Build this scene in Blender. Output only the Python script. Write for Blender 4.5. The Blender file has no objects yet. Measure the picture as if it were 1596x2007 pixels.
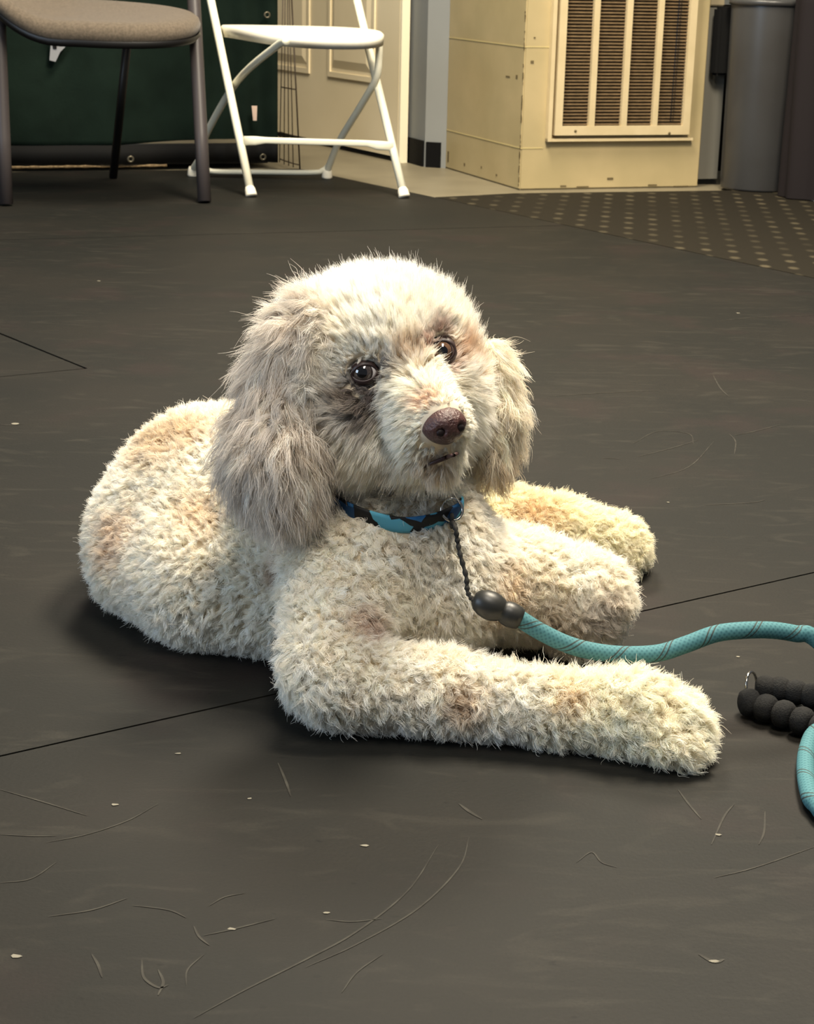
import bpy, bmesh, math, random
import numpy as np
from mathutils import Vector
random.seed(7); rng = np.random.default_rng(11)
SC = bpy.context.scene; COL = SC.collection

# ------------------------------------------------------------------ camera
FPX, CAMH = 3400.0, 0.64
PITCH, ROLL = math.radians(17.6), math.radians(1.3)
F = np.array([0, math.cos(PITCH), -math.sin(PITCH)])
R0 = np.array([1., 0, 0]); U0 = np.array([0, math.sin(PITCH), math.cos(PITCH)])
U = math.cos(ROLL)*U0 - math.sin(ROLL)*R0; Rv = math.cos(ROLL)*R0 + math.sin(ROLL)*U0
C0 = np.array([0, 0, CAMH])
cam = bpy.data.cameras.new('camera'); co = bpy.data.objects.new('camera', cam); COL.objects.link(co)
from mathutils import Matrix
M4 = Matrix.Identity(4)
for i in range(3):
    M4[i][0] = Rv[i]; M4[i][1] = U[i]; M4[i][2] = -F[i]; M4[i][3] = C0[i]
co.matrix_world = M4
cam.sensor_fit = 'VERTICAL'; cam.sensor_height = 24; cam.sensor_width = 24
cam.lens = FPX/2007*24
cam.clip_start = .02; cam.clip_end = 60
cam.dof.use_dof = True; cam.dof.focus_distance = 1.52; cam.dof.aperture_fstop = 22
SC.camera = co

# ------------------------------------------------------------------ light
w = bpy.data.worlds.new('world'); SC.world = w; w.use_nodes = True
w.node_tree.nodes['Background'].inputs[0].default_value = (.80, .88, 1, 1)
w.node_tree.nodes['Background'].inputs[1].default_value = .15
def area(name, loc, target, sx, sy, power, col):
    l = bpy.data.lights.new(name, 'AREA'); l.shape = 'RECTANGLE'; l.size = sx; l.size_y = sy
    l.energy = power; l.color = col
    o = bpy.data.objects.new(name, l); COL.objects.link(o); o.location = loc
    o.rotation_euler = (Vector(target)-Vector(loc)).to_track_quat('-Z', 'Y').to_euler()
    return o
area('ceiling_light', (.75, 2.5, 2.7), (.75, 2.5, 0), .6, 1.2, 225, (1, .885, .70))
area('ceiling_light', (.15, 0.4, 2.7), (.15, 0.4, 0), .6, 1.2, 62, (1, .92, .80))
area('ceiling_light', (-.2, 4.2, 2.7), (0, 4.6, 0), .6, 1.2, 118, (1, .89, .70))
area('daylight_window', (-3.4, .2, 1.3), (0, 1.6, .2), 1.6, 1.4, 70, (.62, .79, 1))
SC.view_settings.view_transform = 'Standard'; SC.view_settings.look = 'None'
SC.cycles.max_bounces = 14; SC.cycles.diffuse_bounces = 7
SC.view_settings.exposure = 0.14; SC.view_settings.gamma = 1; SC.view_settings.use_curve_mapping = False

# ------------------------------------------------------------------ pixel helpers (measuring the place)
def ray(x, y): return F + Rv*(x-798)/FPX - U*(y-1003.5)/FPX
def G(x, y, z=0.):
    d = ray(x, y); return C0 + d*(z-CAMH)/d[2]
def D(x, y, Y):
    d = ray(x, y); return C0 + d*Y/d[1]
def PLN(x, y, p0, n):
    d = ray(x, y); n = np.array(n); return C0 + d*(np.dot(np.array(p0)-C0, n)/np.dot(d, n))
def X(px, Y, z):      # world x seen at image column px for given depth and height
    x = 0.
    for _ in range(6):
        v = np.array([x, Y, z])-C0; zc = v@F; q = 798+FPX*(v@Rv)/zc; x += (px-q)*zc/FPX
    return x
def W(px, Y, z): return np.array([X(px, Y, z), Y, z])

# ------------------------------------------------------------------ materials
def srgb(c): return tuple(((v/255+.055)/1.055)**2.4 if v/255 > .04045 else v/255/12.92 for v in c)
def mat(name, col, rough=.5, spec=.5, metal=0., noise=None, bump=None, coat=0, sheen=0, raw=False):
    """noise=(scale, amount, colour2); bump=(scale, strength)"""
    m = bpy.data.materials.new(name); m.use_nodes = True; nt = m.node_tree
    b = nt.nodes['Principled BSDF']; c = tuple(col) if raw else srgb(col)
    b.inputs['Base Color'].default_value = (*c, 1); b.inputs['Roughness'].default_value = rough
    b.inputs['Specular IOR Level'].default_value = spec; b.inputs['Metallic'].default_value = metal
    b.inputs['Coat Weight'].default_value = coat; b.inputs['Sheen Weight'].default_value = sheen
    tc = nt.nodes.new('ShaderNodeTexCoord')
    if noise:
        n = nt.nodes.new('ShaderNodeTexNoise'); n.inputs['Scale'].default_value = noise[0]; n.inputs['Detail'].default_value = 6
        nt.links.new(tc.outputs['Object'], n.inputs['Vector'])
        r = nt.nodes.new('ShaderNodeMapRange'); r.inputs[1].default_value = .35; r.inputs[2].default_value = .65
        r.inputs[4].default_value = noise[1]; nt.links.new(n.outputs[0], r.inputs[0])
        mx = nt.nodes.new('ShaderNodeMix'); mx.data_type = 'RGBA'
        mx.inputs[6].default_value = (*c, 1); mx.inputs[7].default_value = (*srgb(noise[2]), 1)
        nt.links.new(r.outputs[0], mx.inputs[0]); nt.links.new(mx.outputs[2], b.inputs['Base Color'])
    if bump:
        n2 = nt.nodes.new('ShaderNodeTexNoise'); n2.inputs['Scale'].default_value = bump[0]; n2.inputs['Detail'].default_value = 4
        nt.links.new(tc.outputs['Object'], n2.inputs['Vector'])
        bp = nt.nodes.new('ShaderNodeBump'); bp.inputs['Strength'].default_value = bump[1]; bp.inputs['Distance'].default_value = .002
        nt.links.new(n2.outputs[0], bp.inputs['Height']); nt.links.new(bp.outputs[0], b.inputs['Normal'])
    return m

def rubber_mat():
    m = bpy.data.materials.new('rubber_black'); m.use_nodes = True; nt = m.node_tree; N = nt.nodes; L = nt.links
    b = N['Principled BSDF']; b.inputs['Roughness'].default_value = .62; b.inputs['Specular IOR Level'].default_value = .16
    tc = N.new('ShaderNodeTexCoord')
    def noise(scale, det, sx=1, sy=1, rot=0, dist=0):
        mp = N.new('ShaderNodeMapping'); mp.inputs['Scale'].default_value = (sx, sy, 1); mp.inputs['Rotation'].default_value = (0, 0, rot)
        L.new(tc.outputs['Object'], mp.inputs[0])
        n = N.new('ShaderNodeTexNoise'); n.inputs['Scale'].default_value = scale; n.inputs['Detail'].default_value = det
        n.inputs['Distortion'].default_value = dist; L.new(mp.outputs[0], n.inputs['Vector']); return n.outputs[0]
    def ramp(src, a, c, lo=0, hi=1):
        r = N.new('ShaderNodeMapRange'); r.inputs[1].default_value = a; r.inputs[2].default_value = c
        r.inputs[3].default_value = lo; r.inputs[4].default_value = hi; L.new(src, r.inputs[0]); return r.outputs[0]
    def mix(f, a, c):
        mx = N.new('ShaderNodeMix'); mx.data_type = 'RGBA'
        L.new(f, mx.inputs[0])
        for s, v in ((6, a), (7, c)):
            if isinstance(v, tuple): mx.inputs[s].default_value = (*v, 1)
            else: L.new(v, mx.inputs[s])
        return mx.outputs[2]
    base = mix(ramp(noise(3.2, 4), .4, .62), srgb((23, 23, 20)), srgb((29, 27, 23)))
    base = mix(ramp(noise(5.5, 3, rot=.6), .56, .68, 0, .55), base, srgb((36, 28, 26)))       # faint reddish wear
    st = ramp(noise(11, 9, .8, 2.4, -.22, 1.8), .56, .76, 0, .34)
    base = mix(st, base, srgb((56, 53, 46)))
    st2 = ramp(noise(6, 9, .7, 3.2, .5, 2.5), .60, .78, 0, .34)
    base = mix(st2, base, srgb((60, 57, 50)))
    gr = ramp(noise(420, 2), .35, .65, 0, .35)
    base = mix(gr, base, srgb((17, 17, 15)))
    sp = ramp(noise(60, 2, 1, 2.2, .2), .70, .74, 0, .6)
    base = mix(sp, base, srgb((10, 10, 9)))
    L.new(base, b.inputs['Base Color'])
    bp = N.new('ShaderNodeBump'); bp.inputs['Strength'].default_value = .25; bp.inputs['Distance'].default_value = .0008
    L.new(noise(260, 4), bp.inputs['Height']); L.new(bp.outputs[0], b.inputs['Normal'])
    return m
def dotted_mat():
    m = bpy.data.materials.new('rubber_dotted'); m.use_nodes = True; nt = m.node_tree; N = nt.nodes; L = nt.links
    b = N['Principled BSDF']; b.inputs['Roughness'].default_value = .7; b.inputs['Specular IOR Level'].default_value = .08
    tc = N.new('ShaderNodeTexCoord'); mp = N.new('ShaderNodeMapping')
    mp.inputs['Rotation'].default_value = (0, 0, .187); mp.inputs['Scale'].default_value = (1/.062, 1/.095, 1)
    L.new(tc.outputs['Object'], mp.inputs[0])
    v = N.new('ShaderNodeTexVoronoi'); v.inputs['Randomness'].default_value = 0; v.inputs['Scale'].default_value = 1
    L.new(mp.outputs[0], v.inputs['Vector'])
    r = N.new('ShaderNodeMapRange'); r.inputs[1].default_value = .24; r.inputs[2].default_value = .12
    L.new(v.outputs['Distance'], r.inputs[0])
    n = N.new('ShaderNodeTexNoise'); n.inputs['Scale'].default_value = 2.2; n.inputs['Detail'].default_value = 5
    L.new(tc.outputs['Object'], n.inputs['Vector'])
    r2 = N.new('ShaderNodeMapRange'); r2.inputs[1].default_value = .38; r2.inputs[2].default_value = .62; r2.inputs[3].default_value = .1; r2.inputs[4].default_value = .75
    L.new(n.outputs[0], r2.inputs[0])
    mu = N.new('ShaderNodeMath'); mu.operation = 'MULTIPLY'; L.new(r.outputs[0], mu.inputs[0]); L.new(r2.outputs[0], mu.inputs[1])
    mx = N.new('ShaderNodeMix'); mx.data_type = 'RGBA'; mx.inputs[6].default_value = (*srgb((34, 31, 25)), 1); mx.inputs[7].default_value = (*srgb((84, 77, 61)), 1)
    L.new(mu.outputs[0], mx.inputs[0]); L.new(mx.outputs[2], b.inputs['Base Color'])
    bp = N.new('ShaderNodeBump'); bp.inputs['Strength'].default_value = .3; bp.inputs['Distance'].default_value = .001
    L.new(r.outputs[0], bp.inputs['Height']); L.new(bp.outputs[0], b.inputs['Normal'])
    return m
M = {}
M['rubber'] = rubber_mat(); M['dotted'] = dotted_mat()
M['tile'] = mat('floor_beige', (122, 114, 94), .45, .4, noise=(6, .6, (104, 97, 80)))
M['scuff'] = mat('scuff_dust', (58, 56, 50), .62, .16, noise=(60, 1, (38, 36, 32)))
M['speck'] = mat('debris_pale', (120, 116, 104), .9, .1)
M['cream'] = mat('paint_cream', (174, 157, 118), .42, .4, noise=(6, .7, (158, 144, 106)), bump=(14, .3))
M['creamframe'] = mat('paint_cream_frame', (202, 184, 146), .4, .4, noise=(20, .4, (184, 166, 126)))
M['louver'] = mat('louver_brown', (112, 92, 66), .45, .4, noise=(60, .6, (84, 70, 50)))
M['dark'] = mat('dark_void', (16, 14, 12), .9, .1)
M['chip'] = mat('bare_chip', (96, 84, 58), .8, .2)
M['seam'] = mat('seam_line', (186, 170, 120), .5, .3)
M['door'] = mat('door_paint', (220, 206, 174), .4, .4, noise=(3, .3, (196, 182, 146)))
M['wallblue'] = mat('wall_grey_blue', (124, 126, 124), .7, .2, noise=(5, .4, (114, 116, 115)))
M['trimw'] = mat('trim_cream', (228, 218, 190), .4, .4)
M['base'] = mat('cove_black', (10, 10, 10), .7, .1)
M['whitepl'] = mat('white_plastic', (236, 230, 212), .35, .5)
M['whitetube'] = mat('white_tube', (232, 228, 206), .3, .5)
M['greytube'] = mat('shadow_tube', (196, 198, 204), .32, .5)
M['chairfab'] = mat('chair_fabric', (98, 88, 76), .95, .1, noise=(160, .8, (78, 70, 60)), bump=(500, .5), sheen=.15)
M['chairmet'] = mat('chair_metal', (62, 57, 57), .45, .4)
M['blackpl'] = mat('black_plastic', (18, 17, 17), .4, .4)
M['green'] = mat('cover_green', (20, 32, 26), .85, .08, noise=(9, .7, (12, 22, 17)), bump=(120, .3))
M['bind'] = mat('cover_binding', (12, 12, 12), .8, .2)
M['rope_tan'] = mat('tan_cord', (142, 122, 92), .9, .1, noise=(120, .8, (90, 74, 54)))
M['grey_label'] = mat('label_grey', (132, 134, 138), .7, .2)
M['label_w'] = mat('label_pink', (206, 182, 166), .7, .2)
M['wire'] = mat('wire_brown', (58, 46, 34), .4, .5, metal=.3)
M['brass'] = mat('grommet', (110, 104, 88), .4, .5, metal=.7)
M['bin'] = mat('bin_grey', (60, 60, 60), .34, .5, noise=(4, .5, (46, 43, 40)))
M['bin2'] = mat('dark_cloth', (26, 21, 22), .8, .2, noise=(5, .4, (24, 20, 22)))
M['panelg'] = mat('panel_grey', (104, 102, 94), .6, .3)
M['bench'] = mat('bench_beige', (150, 138, 112), .5, .3)
M['paper'] = mat('paper', (190, 188, 180), .8, .1)
M['black'] = mat('plain_black', (10, 10, 10), .7, .2)
M['foam'] = mat('foam_black', (34, 34, 34), .9, .15, noise=(300, .5, (46, 46, 45)), bump=(700, .5))
M['sleeve'] = mat('sleeve_rubber', (36, 36, 33), .42, .4)
M['steel'] = mat('steel', (190, 186, 178), .18, .5, metal=1)
M['cord'] = mat('cord_black', (22, 21, 20), .8, .2, noise=(150, .7, (60, 58, 54)))
M['nose'] = mat('nose_leather', (84, 56, 52), .38, .5, noise=(160, .6, (58, 36, 34)), bump=(420, .8))
M['nostril'] = mat('nostril', (22, 12, 12), .6, .3)
M['lip'] = mat('lip', (62, 40, 36), .5, .4)
M['lid'] = mat('eyelid', (46, 30, 28), .45, .5)

def rope_mat():
    m = bpy.data.materials.new('rope_teal'); m.use_nodes = True; nt = m.node_tree; N = nt.nodes; L = nt.links
    b = N['Principled BSDF']; b.inputs['Roughness'].default_value = .75; b.inputs['Specular IOR Level'].default_value = .25
    uv = N.new('ShaderNodeAttribute'); uv.attribute_name = 'ropeuv'
    sx = N.new('ShaderNodeSeparateXYZ'); L.new(uv.outputs['Vector'], sx.inputs[0])
    def math_(op, a, c):
        n = N.new('ShaderNodeMath'); n.operation = op
        for i, v in enumerate((a, c)):
            if isinstance(v, (int, float)): n.inputs[i].default_value = v
            elif v is not None: L.new(v, n.inputs[i])
        return n.outputs[0]
    # one dark double tracer line spiralling once every 42 mm, x = length (m), y = turn 0..1
    t = math_('FRACT', math_('ADD', math_('MULTIPLY', sx.outputs[0], 1/.042), math_('MULTIPLY', sx.outputs[1], 1.0)), None)
    l1 = math_('LESS_THAN', math_('ABSOLUTE', math_('SUBTRACT', t, .40), None), .020)
    l2 = math_('LESS_THAN', math_('ABSOLUTE', math_('SUBTRACT', t, .52), None), .020)
    ln = math_('MAXIMUM', l1, l2)
    ch = math_('FRACT', math_('ADD', math_('MULTIPLY', sx.outputs[0], 1/.0045), math_('MULTIPLY', sx.outputs[1], 9.)), None)
    ch2 = math_('FRACT', math_('SUBTRACT', math_('MULTIPLY', sx.outputs[0], 1/.0045), math_('MULTIPLY', sx.outputs[1], 9.)), None)
    wv = math_('MULTIPLY', math_('ABSOLUTE', math_('SUBTRACT', ch, .5), None), math_('ABSOLUTE', math_('SUBTRACT', ch2, .5), None))
    mx = N.new('ShaderNodeMix'); mx.data_type = 'RGBA'; mx.inputs[6].default_value = (*srgb((72, 118, 123)), 1); mx.inputs[7].default_value = (*srgb((42, 84, 92)), 1)
    L.new(math_('MULTIPLY', wv, 4.), mx.inputs[0])
    m2 = N.new('ShaderNodeMix'); m2.data_type = 'RGBA'; m2.inputs[7].default_value = (*srgb((52, 62, 60)), 1)
    L.new(mx.outputs[2], m2.inputs[6]); L.new(ln, m2.inputs[0]); L.new(m2.outputs[2], b.inputs['Base Color'])
    bp = N.new('ShaderNodeBump'); bp.inputs['Strength'].default_value = .5; bp.inputs['Distance'].default_value = .0008
    L.new(wv, bp.inputs['Height']); L.new(bp.outputs[0], b.inputs['Normal'])
    return m
M['rope'] = rope_mat()
def collar_mat():
    m = bpy.data.materials.new('collar_pattern'); m.use_nodes = True; nt = m.node_tree; N = nt.nodes; L = nt.links
    b = N['Principled BSDF']; b.inputs['Roughness'].default_value = .7
    uv = N.new('ShaderNodeAttribute'); uv.attribute_name = 'ropeuv'
    mp = N.new('ShaderNodeMapping'); mp.inputs['Scale'].default_value = (62, 2, 1); L.new(uv.outputs['Vector'], mp.inputs[0])
    v = N.new('ShaderNodeTexVoronoi'); v.inputs['Scale'].default_value = 1; L.new(mp.outputs[0], v.inputs['Vector'])
    cr = N.new('ShaderNodeValToRGB'); cr.color_ramp.interpolation = 'CONSTANT'
    e = cr.color_ramp.elements; e[0].position = 0; e[0].color = (*srgb((14, 15, 18)), 1); e[1].position = .50; e[1].color = (*srgb((40, 112, 170)), 1)
    for p, c in ((.62, (86, 168, 196)), (.85, (30, 74, 120))):
        q = e.new(p); q.color = (*srgb(c), 1)
    sx = N.new('ShaderNodeSeparateXYZ'); L.new(v.outputs['Color'], sx.inputs[0]); L.new(sx.outputs[0], cr.inputs[0]); L.new(cr.outputs[0], b.inputs['Base Color'])
    return m
M['collar'] = collar_mat()
def fur_mat(name):
    m = bpy.data.materials.new(name); m.use_nodes = True; nt = m.node_tree; N = nt.nodes; L = nt.links
    b = N['Principled BSDF']; b.inputs['Roughness'].default_value = .55; b.inputs['Specular IOR Level'].default_value = .25
    a = N.new('ShaderNodeAttribute'); a.attribute_name = 'furcol'
    L.new(a.outputs['Color'], b.inputs['Base Color'])
    tr = N.new('ShaderNodeBsdfTranslucent'); L.new(a.outputs['Color'], tr.inputs[0])
    mx = N.new('ShaderNodeMixShader'); mx.inputs[0].default_value = .38
    L.new(b.outputs[0], mx.inputs[1]); L.new(tr.outputs[0], mx.inputs[2]); L.new(mx.outputs[0], N['Material Output'].inputs['Surface'])
    return m
M['fur'] = fur_mat('fur_strands')
M['skin'] = mat('skin', (214, 200, 176), .8, .1)

# ------------------------------------------------------------------ object helpers
def link(name, me, m=None, parent=None, smooth=False):
    o = bpy.data.objects.new(name, me); COL.objects.link(o)
    if m is not None: me.materials.append(m)
    if parent is not None: o.parent = parent; o.matrix_parent_inverse = Matrix.Translation(-parent.location)
    if smooth:
        me.polygons.foreach_set('use_smooth', [True]*len(me.polygons))
    return o
def thing(name, label, cat, loc=(0, 0, 0), group=None):
    o = bpy.data.objects.new(name, None); COL.objects.link(o); o.location = loc; o.empty_display_size = .05
    o['label'] = label; o['category'] = cat
    if group: o['group'] = group
    return o
def tag(o, label, cat, group=None):
    o['label'] = label; o['category'] = cat
    if group: o['group'] = group
    return o
def from_bm(name, bm, m, parent=None, smooth=False):
    bmesh.ops.recalc_face_normals(bm, faces=bm.faces)
    me = bpy.data.meshes.new(name); bm.to_mesh(me); bm.free(); return link(name, me, m, parent, smooth)
def pyd(name, v, f, m, parent=None, smooth=False):
    me = bpy.data.meshes.new(name); me.from_pydata([tuple(map(float, a)) for a in v], [], f); me.update()
    bm = bmesh.new(); bm.from_mesh(me); bmesh.ops.recalc_face_normals(bm, faces=bm.faces); bm.to_mesh(me); bm.free()
    return link(name, me, m, parent, smooth)
def add_prism(bm, pts, z0, z1):
    """pts: xy polygon; z0,z1 numbers"""
    a = [bm.verts.new((p[0], p[1], z0)) for p in pts]; b = [bm.verts.new((p[0], p[1], z1)) for p in pts]
    bm.faces.new(a[::-1]); bm.faces.new(b)
    for i in range(len(pts)):
        j = (i+1) % len(pts); bm.faces.new((a[i], a[j], b[j], b[i]))
def prism(name, pts, z0, z1, m, parent=None, bev=0):
    bm = bmesh.new(); add_prism(bm, pts, z0, z1)
    if bev: bmesh.ops.bevel(bm, geom=bm.edges[:], offset=bev, segments=2, affect='EDGES', clamp_overlap=True)
    return from_bm(name, bm, m, parent)
def add_box8(bm, p0, du, dv, dw):
    p0, du, dv, dw = map(np.array, (p0, du, dv, dw))
    vs = [bm.verts.new(tuple(p0+a*du+b*dv+c*dw)) for a in (0, 1) for b in (0, 1) for c in (0, 1)]
    for q in ((0, 1, 3, 2), (4, 6, 7, 5), (0, 4, 5, 1), (2, 3, 7, 6), (0, 2, 6, 4), (1, 5, 7, 3)): bm.faces.new([vs[i] for i in q])
def box8(name, p0, du, dv, dw, m, parent=None, bev=0):
    bm = bmesh.new(); add_box8(bm, p0, du, dv, dw)
    if bev: bmesh.ops.bevel(bm, geom=bm.edges[:], offset=bev, segments=2, affect='EDGES', clamp_overlap=True)
    return from_bm(name, bm, m, parent)
def smooth_path(pts, n=8):
    P = [np.array(p, float) for p in pts]; P = [2*P[0]-P[1]]+P+[2*P[-1]-P[-2]]; out = []
    for i in range(1, len(P)-2):
        for k in range(n):
            t = k/n; a, b, c, d = P[i-1:i+3]
            out.append(.5*((2*b)+(-a+c)*t+(2*a-5*b+4*c-d)*t*t+(-a+3*b-3*c+d)*t**3))
    out.append(P[-2]); return np.array(out)
def frames(P):
    T = np.gradient(P, axis=0); T /= np.linalg.norm(T, axis=1)[:, None]+1e-12
    up = np.array([0, 0, 1.]) if abs(T[0][2]) < .9 else np.array([1., 0, 0])
    A = []; a = up-T[0]*(up@T[0]); a /= np.linalg.norm(a)
    for t in T:
        a = a-t*(a@t); a /= np.linalg.norm(a); A.append(a.copy())
    A = np.array(A); return T, A, np.cross(T, A)
def tube_mesh(name, P, r, m, parent=None, seg=12, smooth=True, uv=False, flat=None):
    """flat=(ax, ay): elliptical section"""
    P = np.array(P, float); r = np.broadcast_to(r, (len(P),)); T, A, B = frames(P); v = []; f = []
    fx, fy = flat or (1, 1)
    for i in range(len(P)):
        for k in range(seg):
            a = 2*math.pi*k/seg; v.append(P[i]+r[i]*(fx*math.cos(a)*A[i]+fy*math.sin(a)*B[i]))
    for i in range(len(P)-1):
        for k in range(seg):
            k2 = (k+1) % seg; f.append((i*seg+k, i*seg+k2, (i+1)*seg+k2, (i+1)*seg+k))
    f.append(tuple(range(seg))[::-1]); f.append(tuple((len(P)-1)*seg+k for k in range(seg)))
    me = bpy.data.meshes.new(name); me.from_pydata([tuple(map(float, q)) for q in v], [], f); me.update()
    if uv:
        s = np.concatenate([[0], np.cumsum(np.linalg.norm(np.diff(P, axis=0), axis=1))])
        at = me.attributes.new('ropeuv', 'FLOAT_VECTOR', 'CORNER'); d = []
        for pi, pl in enumerate(me.polygons):
            vi = list(pl.vertices); ks = [q % seg for q in vi]; wrap = (0 in ks) and (seg-1 in ks) and len(vi) == 4
            for q in vi:
                k = q % seg; kk = seg if (wrap and k == 0) else k
                d += [s[q//seg], kk/seg, 0]
        at.data.foreach_set('vector', d)
    o = link(name, me, m, parent, smooth); return o
def lathe(name, prof, centre, m, parent=None, seg=48, axis=(0, 0, 1), smooth=True):
    ax = np.array(axis, float); ax /= np.linalg.norm(ax); t = np.array([1, 0, 0]) if abs(ax[0]) < .8 else np.array([0, 1, 0])
    a = np.cross(ax, t); a /= np.linalg.norm(a); b = np.cross(ax, a); v = []; f = []; c = np.array(centre)
    for (r, h) in prof:
        for k in range(seg):
            q = 2*math.pi*k/seg; v.append(c+ax*h+r*(math.cos(q)*a+math.sin(q)*b))
    for i in range(len(prof)-1):
        for k in range(seg):
            k2 = (k+1) % seg; f.append((i*seg+k, i*seg+k2, (i+1)*seg+k2, (i+1)*seg+k))
    return pyd(name, v, f, m, parent, smooth)
def ellipsoid(name, c, axes, m, parent=None, seg=32, rings=20, fn=None):
    """axes: 3 world vectors; fn(unit dir)->radius scale"""
    v = []; f = []; c = np.array(c); A = [np.array(a) for a in axes]
    for i in range(rings+1):
        th = math.pi*i/rings
        for k in range(seg):
            ph = 2*math.pi*k/seg; u = (math.sin(th)*math.cos(ph), math.sin(th)*math.sin(ph), math.cos(th)); s = fn(u) if fn else 1
            v.append(c+s*(u[0]*A[0]+u[1]*A[1]+u[2]*A[2]))
    for i in range(rings):
        for k in range(seg):
            k2 = (k+1) % seg; f.append((i*seg+k, i*seg+k2, (i+1)*seg+k2, (i+1)*seg+k))
    me = bpy.data.meshes.new(name); me.from_pydata([tuple(map(float, q)) for q in v], [], f)
    bm = bmesh.new(); bm.from_mesh(me); bmesh.ops.remove_doubles(bm, verts=bm.verts, dist=1e-6)
    bmesh.ops.recalc_face_normals(bm, faces=bm.faces); bm.to_mesh(me); bm.free()
    return link(name, me, m, parent, True)
def torus(name, c, nrm, r, rr, m, parent=None, seg=36, s2=12):
    n = np.array(nrm, float); n /= np.linalg.norm(n); t = np.array([0, 0, 1.]) if abs(n[2]) < .8 else np.array([1., 0, 0])
    a = np.cross(n, t); a /= np.linalg.norm(a); b = np.cross(n, a); v = []; f = []
    for i in range(seg):
        q = 2*math.pi*i/seg; d = math.cos(q)*a+math.sin(q)*b
        for k in range(s2):
            w_ = 2*math.pi*k/s2; v.append(np.array(c)+d*(r+rr*math.cos(w_))+n*rr*math.sin(w_))
    for i in range(seg):
        for k in range(s2):
            f.append((i*s2+k, ((i+1) % seg)*s2+k, ((i+1) % seg)*s2+(k+1) % s2, i*s2+(k+1) % s2))
    return pyd(name, v, f, m, parent, True)
def struct(o): o['kind'] = 'structure'; return o
def part(o, parent): o.parent = parent; o.matrix_parent_inverse = Matrix.Translation(-parent.location); return o

# ================================================================== FLOOR AND MATS
ZF = -.010     # beige floor lies under the rubber mats
struct(prism('floor', [(-4, -1), (4, -1), (4, 8), (-4, 8)], ZF-.05, ZF, M['tile']))
d1 = np.array([.8402, .5422]); e1 = np.array([.557, -.8305])          # seam directions
A0 = G(0, 1482)[:2]; B0 = G(850, 386)[:2]; Cc = G(165, 722)[:2]
def lin(p, d, t): return p+np.array(d)*t
def isect(p, d, q, e):
    A = np.array([d, -np.array(e)]).T; t = np.linalg.solve(A, q-p); return p+np.array(d)*t[0]
n1 = np.array([-d1[1], d1[0]])
g = .0014
# front mat: everything in front of seam 1
def rub(poly, label):
    o = prism('rubber_floor_mat', poly, ZF+.0003, 0, M['rubber']); tag(o, label, 'floor mat', 'black rubber floor mats'); return o
d1b = (G(1596, 1122)-G(0, 1482))[:2]; d1b /= np.linalg.norm(d1b); n1 = np.array([-d1b[1], d1b[0]])
e1 = (G(1596, 545)-G(850, 386))[:2]; e1 /= np.linalg.norm(e1); ne = np.array([e1[1], -e1[0]])
d2 = (G(1060, 443)-G(0, 470))[:2]; d2 /= np.linalg.norm(d2); n2 = np.array([-d2[1], d2[0]]); S2 = G(0, 470)[:2]
L1 = lin(A0, d1b, -2.5)-n1*g; L1b = lin(A0, d1b, 4.)-n1*g
rub([L1, L1b, L1b+np.array([1.5, -3.5]), L1+np.array([0, -3.])], 'black rubber mat in front of the dog with long scuff marks')
P1 = lin(A0, d1b, -2.5)+n1*g; P2 = isect(A0+n1*g, d1b, B0-g*0*ne, e1) if False else lin(A0, d1b, 3.2)+n1*g
P3 = isect(P2, n1, B0+ne*-g*0, e1)
X1 = isect(S2-n2*g, d2, B0, e1)
# edge line e1 bounds the middle mat on its far right side
nE = np.array([-e1[1], e1[0]]);  # points to the far right
if (G(1400, 400)[:2]-B0)@nE < 0: nE = -nE
Q = isect(A0+n1*g, d1b, B0-nE*.003, e1); X1 = isect(S2-n2*.003, d2, B0-nE*.003, e1)
# left small mat corner
c2 = (G(0, 655)-G(165, 722))[:2]; c2 /= np.linalg.norm(c2); c3 = (G(0, 738)-G(165, 722))[:2]; c3 /= np.linalg.norm(c3)
S2L = lin(S2, d2, -1.6)-n2*.003
rub([P1, Q, X1, S2L, S2L+(Cc+c2*1.6-S2L)*.0 + np.array([-.02, -.2]), Cc+c2*1.2+np.array([.006, .004]), Cc+np.array([.006, 0]), Cc+c3*1.2+np.array([.001, -.003])],
    'wide black rubber mat under the dog and behind it')
rub([Cc, Cc+c2*1.2, Cc+c2*1.2+c3*1.6, Cc+c3*1.6], 'black rubber mat corner at the left edge, meeting at a pointed seam')
X2 = isect(S2+n2*g, d2, B0-nE*g, e1); K = G(588, 331)[:2]-nE*.0
FL = G(142, 380)[:2]; dF = (G(385, 397)-G(142, 380))[:2]; dF /= np.linalg.norm(dF)
rub([lin(S2, d2, -1.6)+n2*g, X2, B0-nE*g, K, K+np.array([-1.2, -.36]), K+np.array([-2.4, -.9])], 'black rubber mat under the two chairs')
# dotted walk mat
TL = B0+nE*.007; TR = lin(B0, e1, 2.6)+nE*.007; g1 = G(1010, 378)[:2]; g2 = G(1400, 373)[:2]; df = (g2-g1)/np.linalg.norm(g2-g1)
o = prism('dotted_floor_mat', [TL, TR, TR+nE*1.6, g2+df*.9, g2, g1], ZF+.0003, -.001, M['dotted'])
tag(o, 'brown rubber entrance mat with raised dot pattern beside the cream vent box', 'floor mat')
FLOORMAT = [x for x in bpy.data.objects if x.name.startswith('rubber_floor_mat')]

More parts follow.
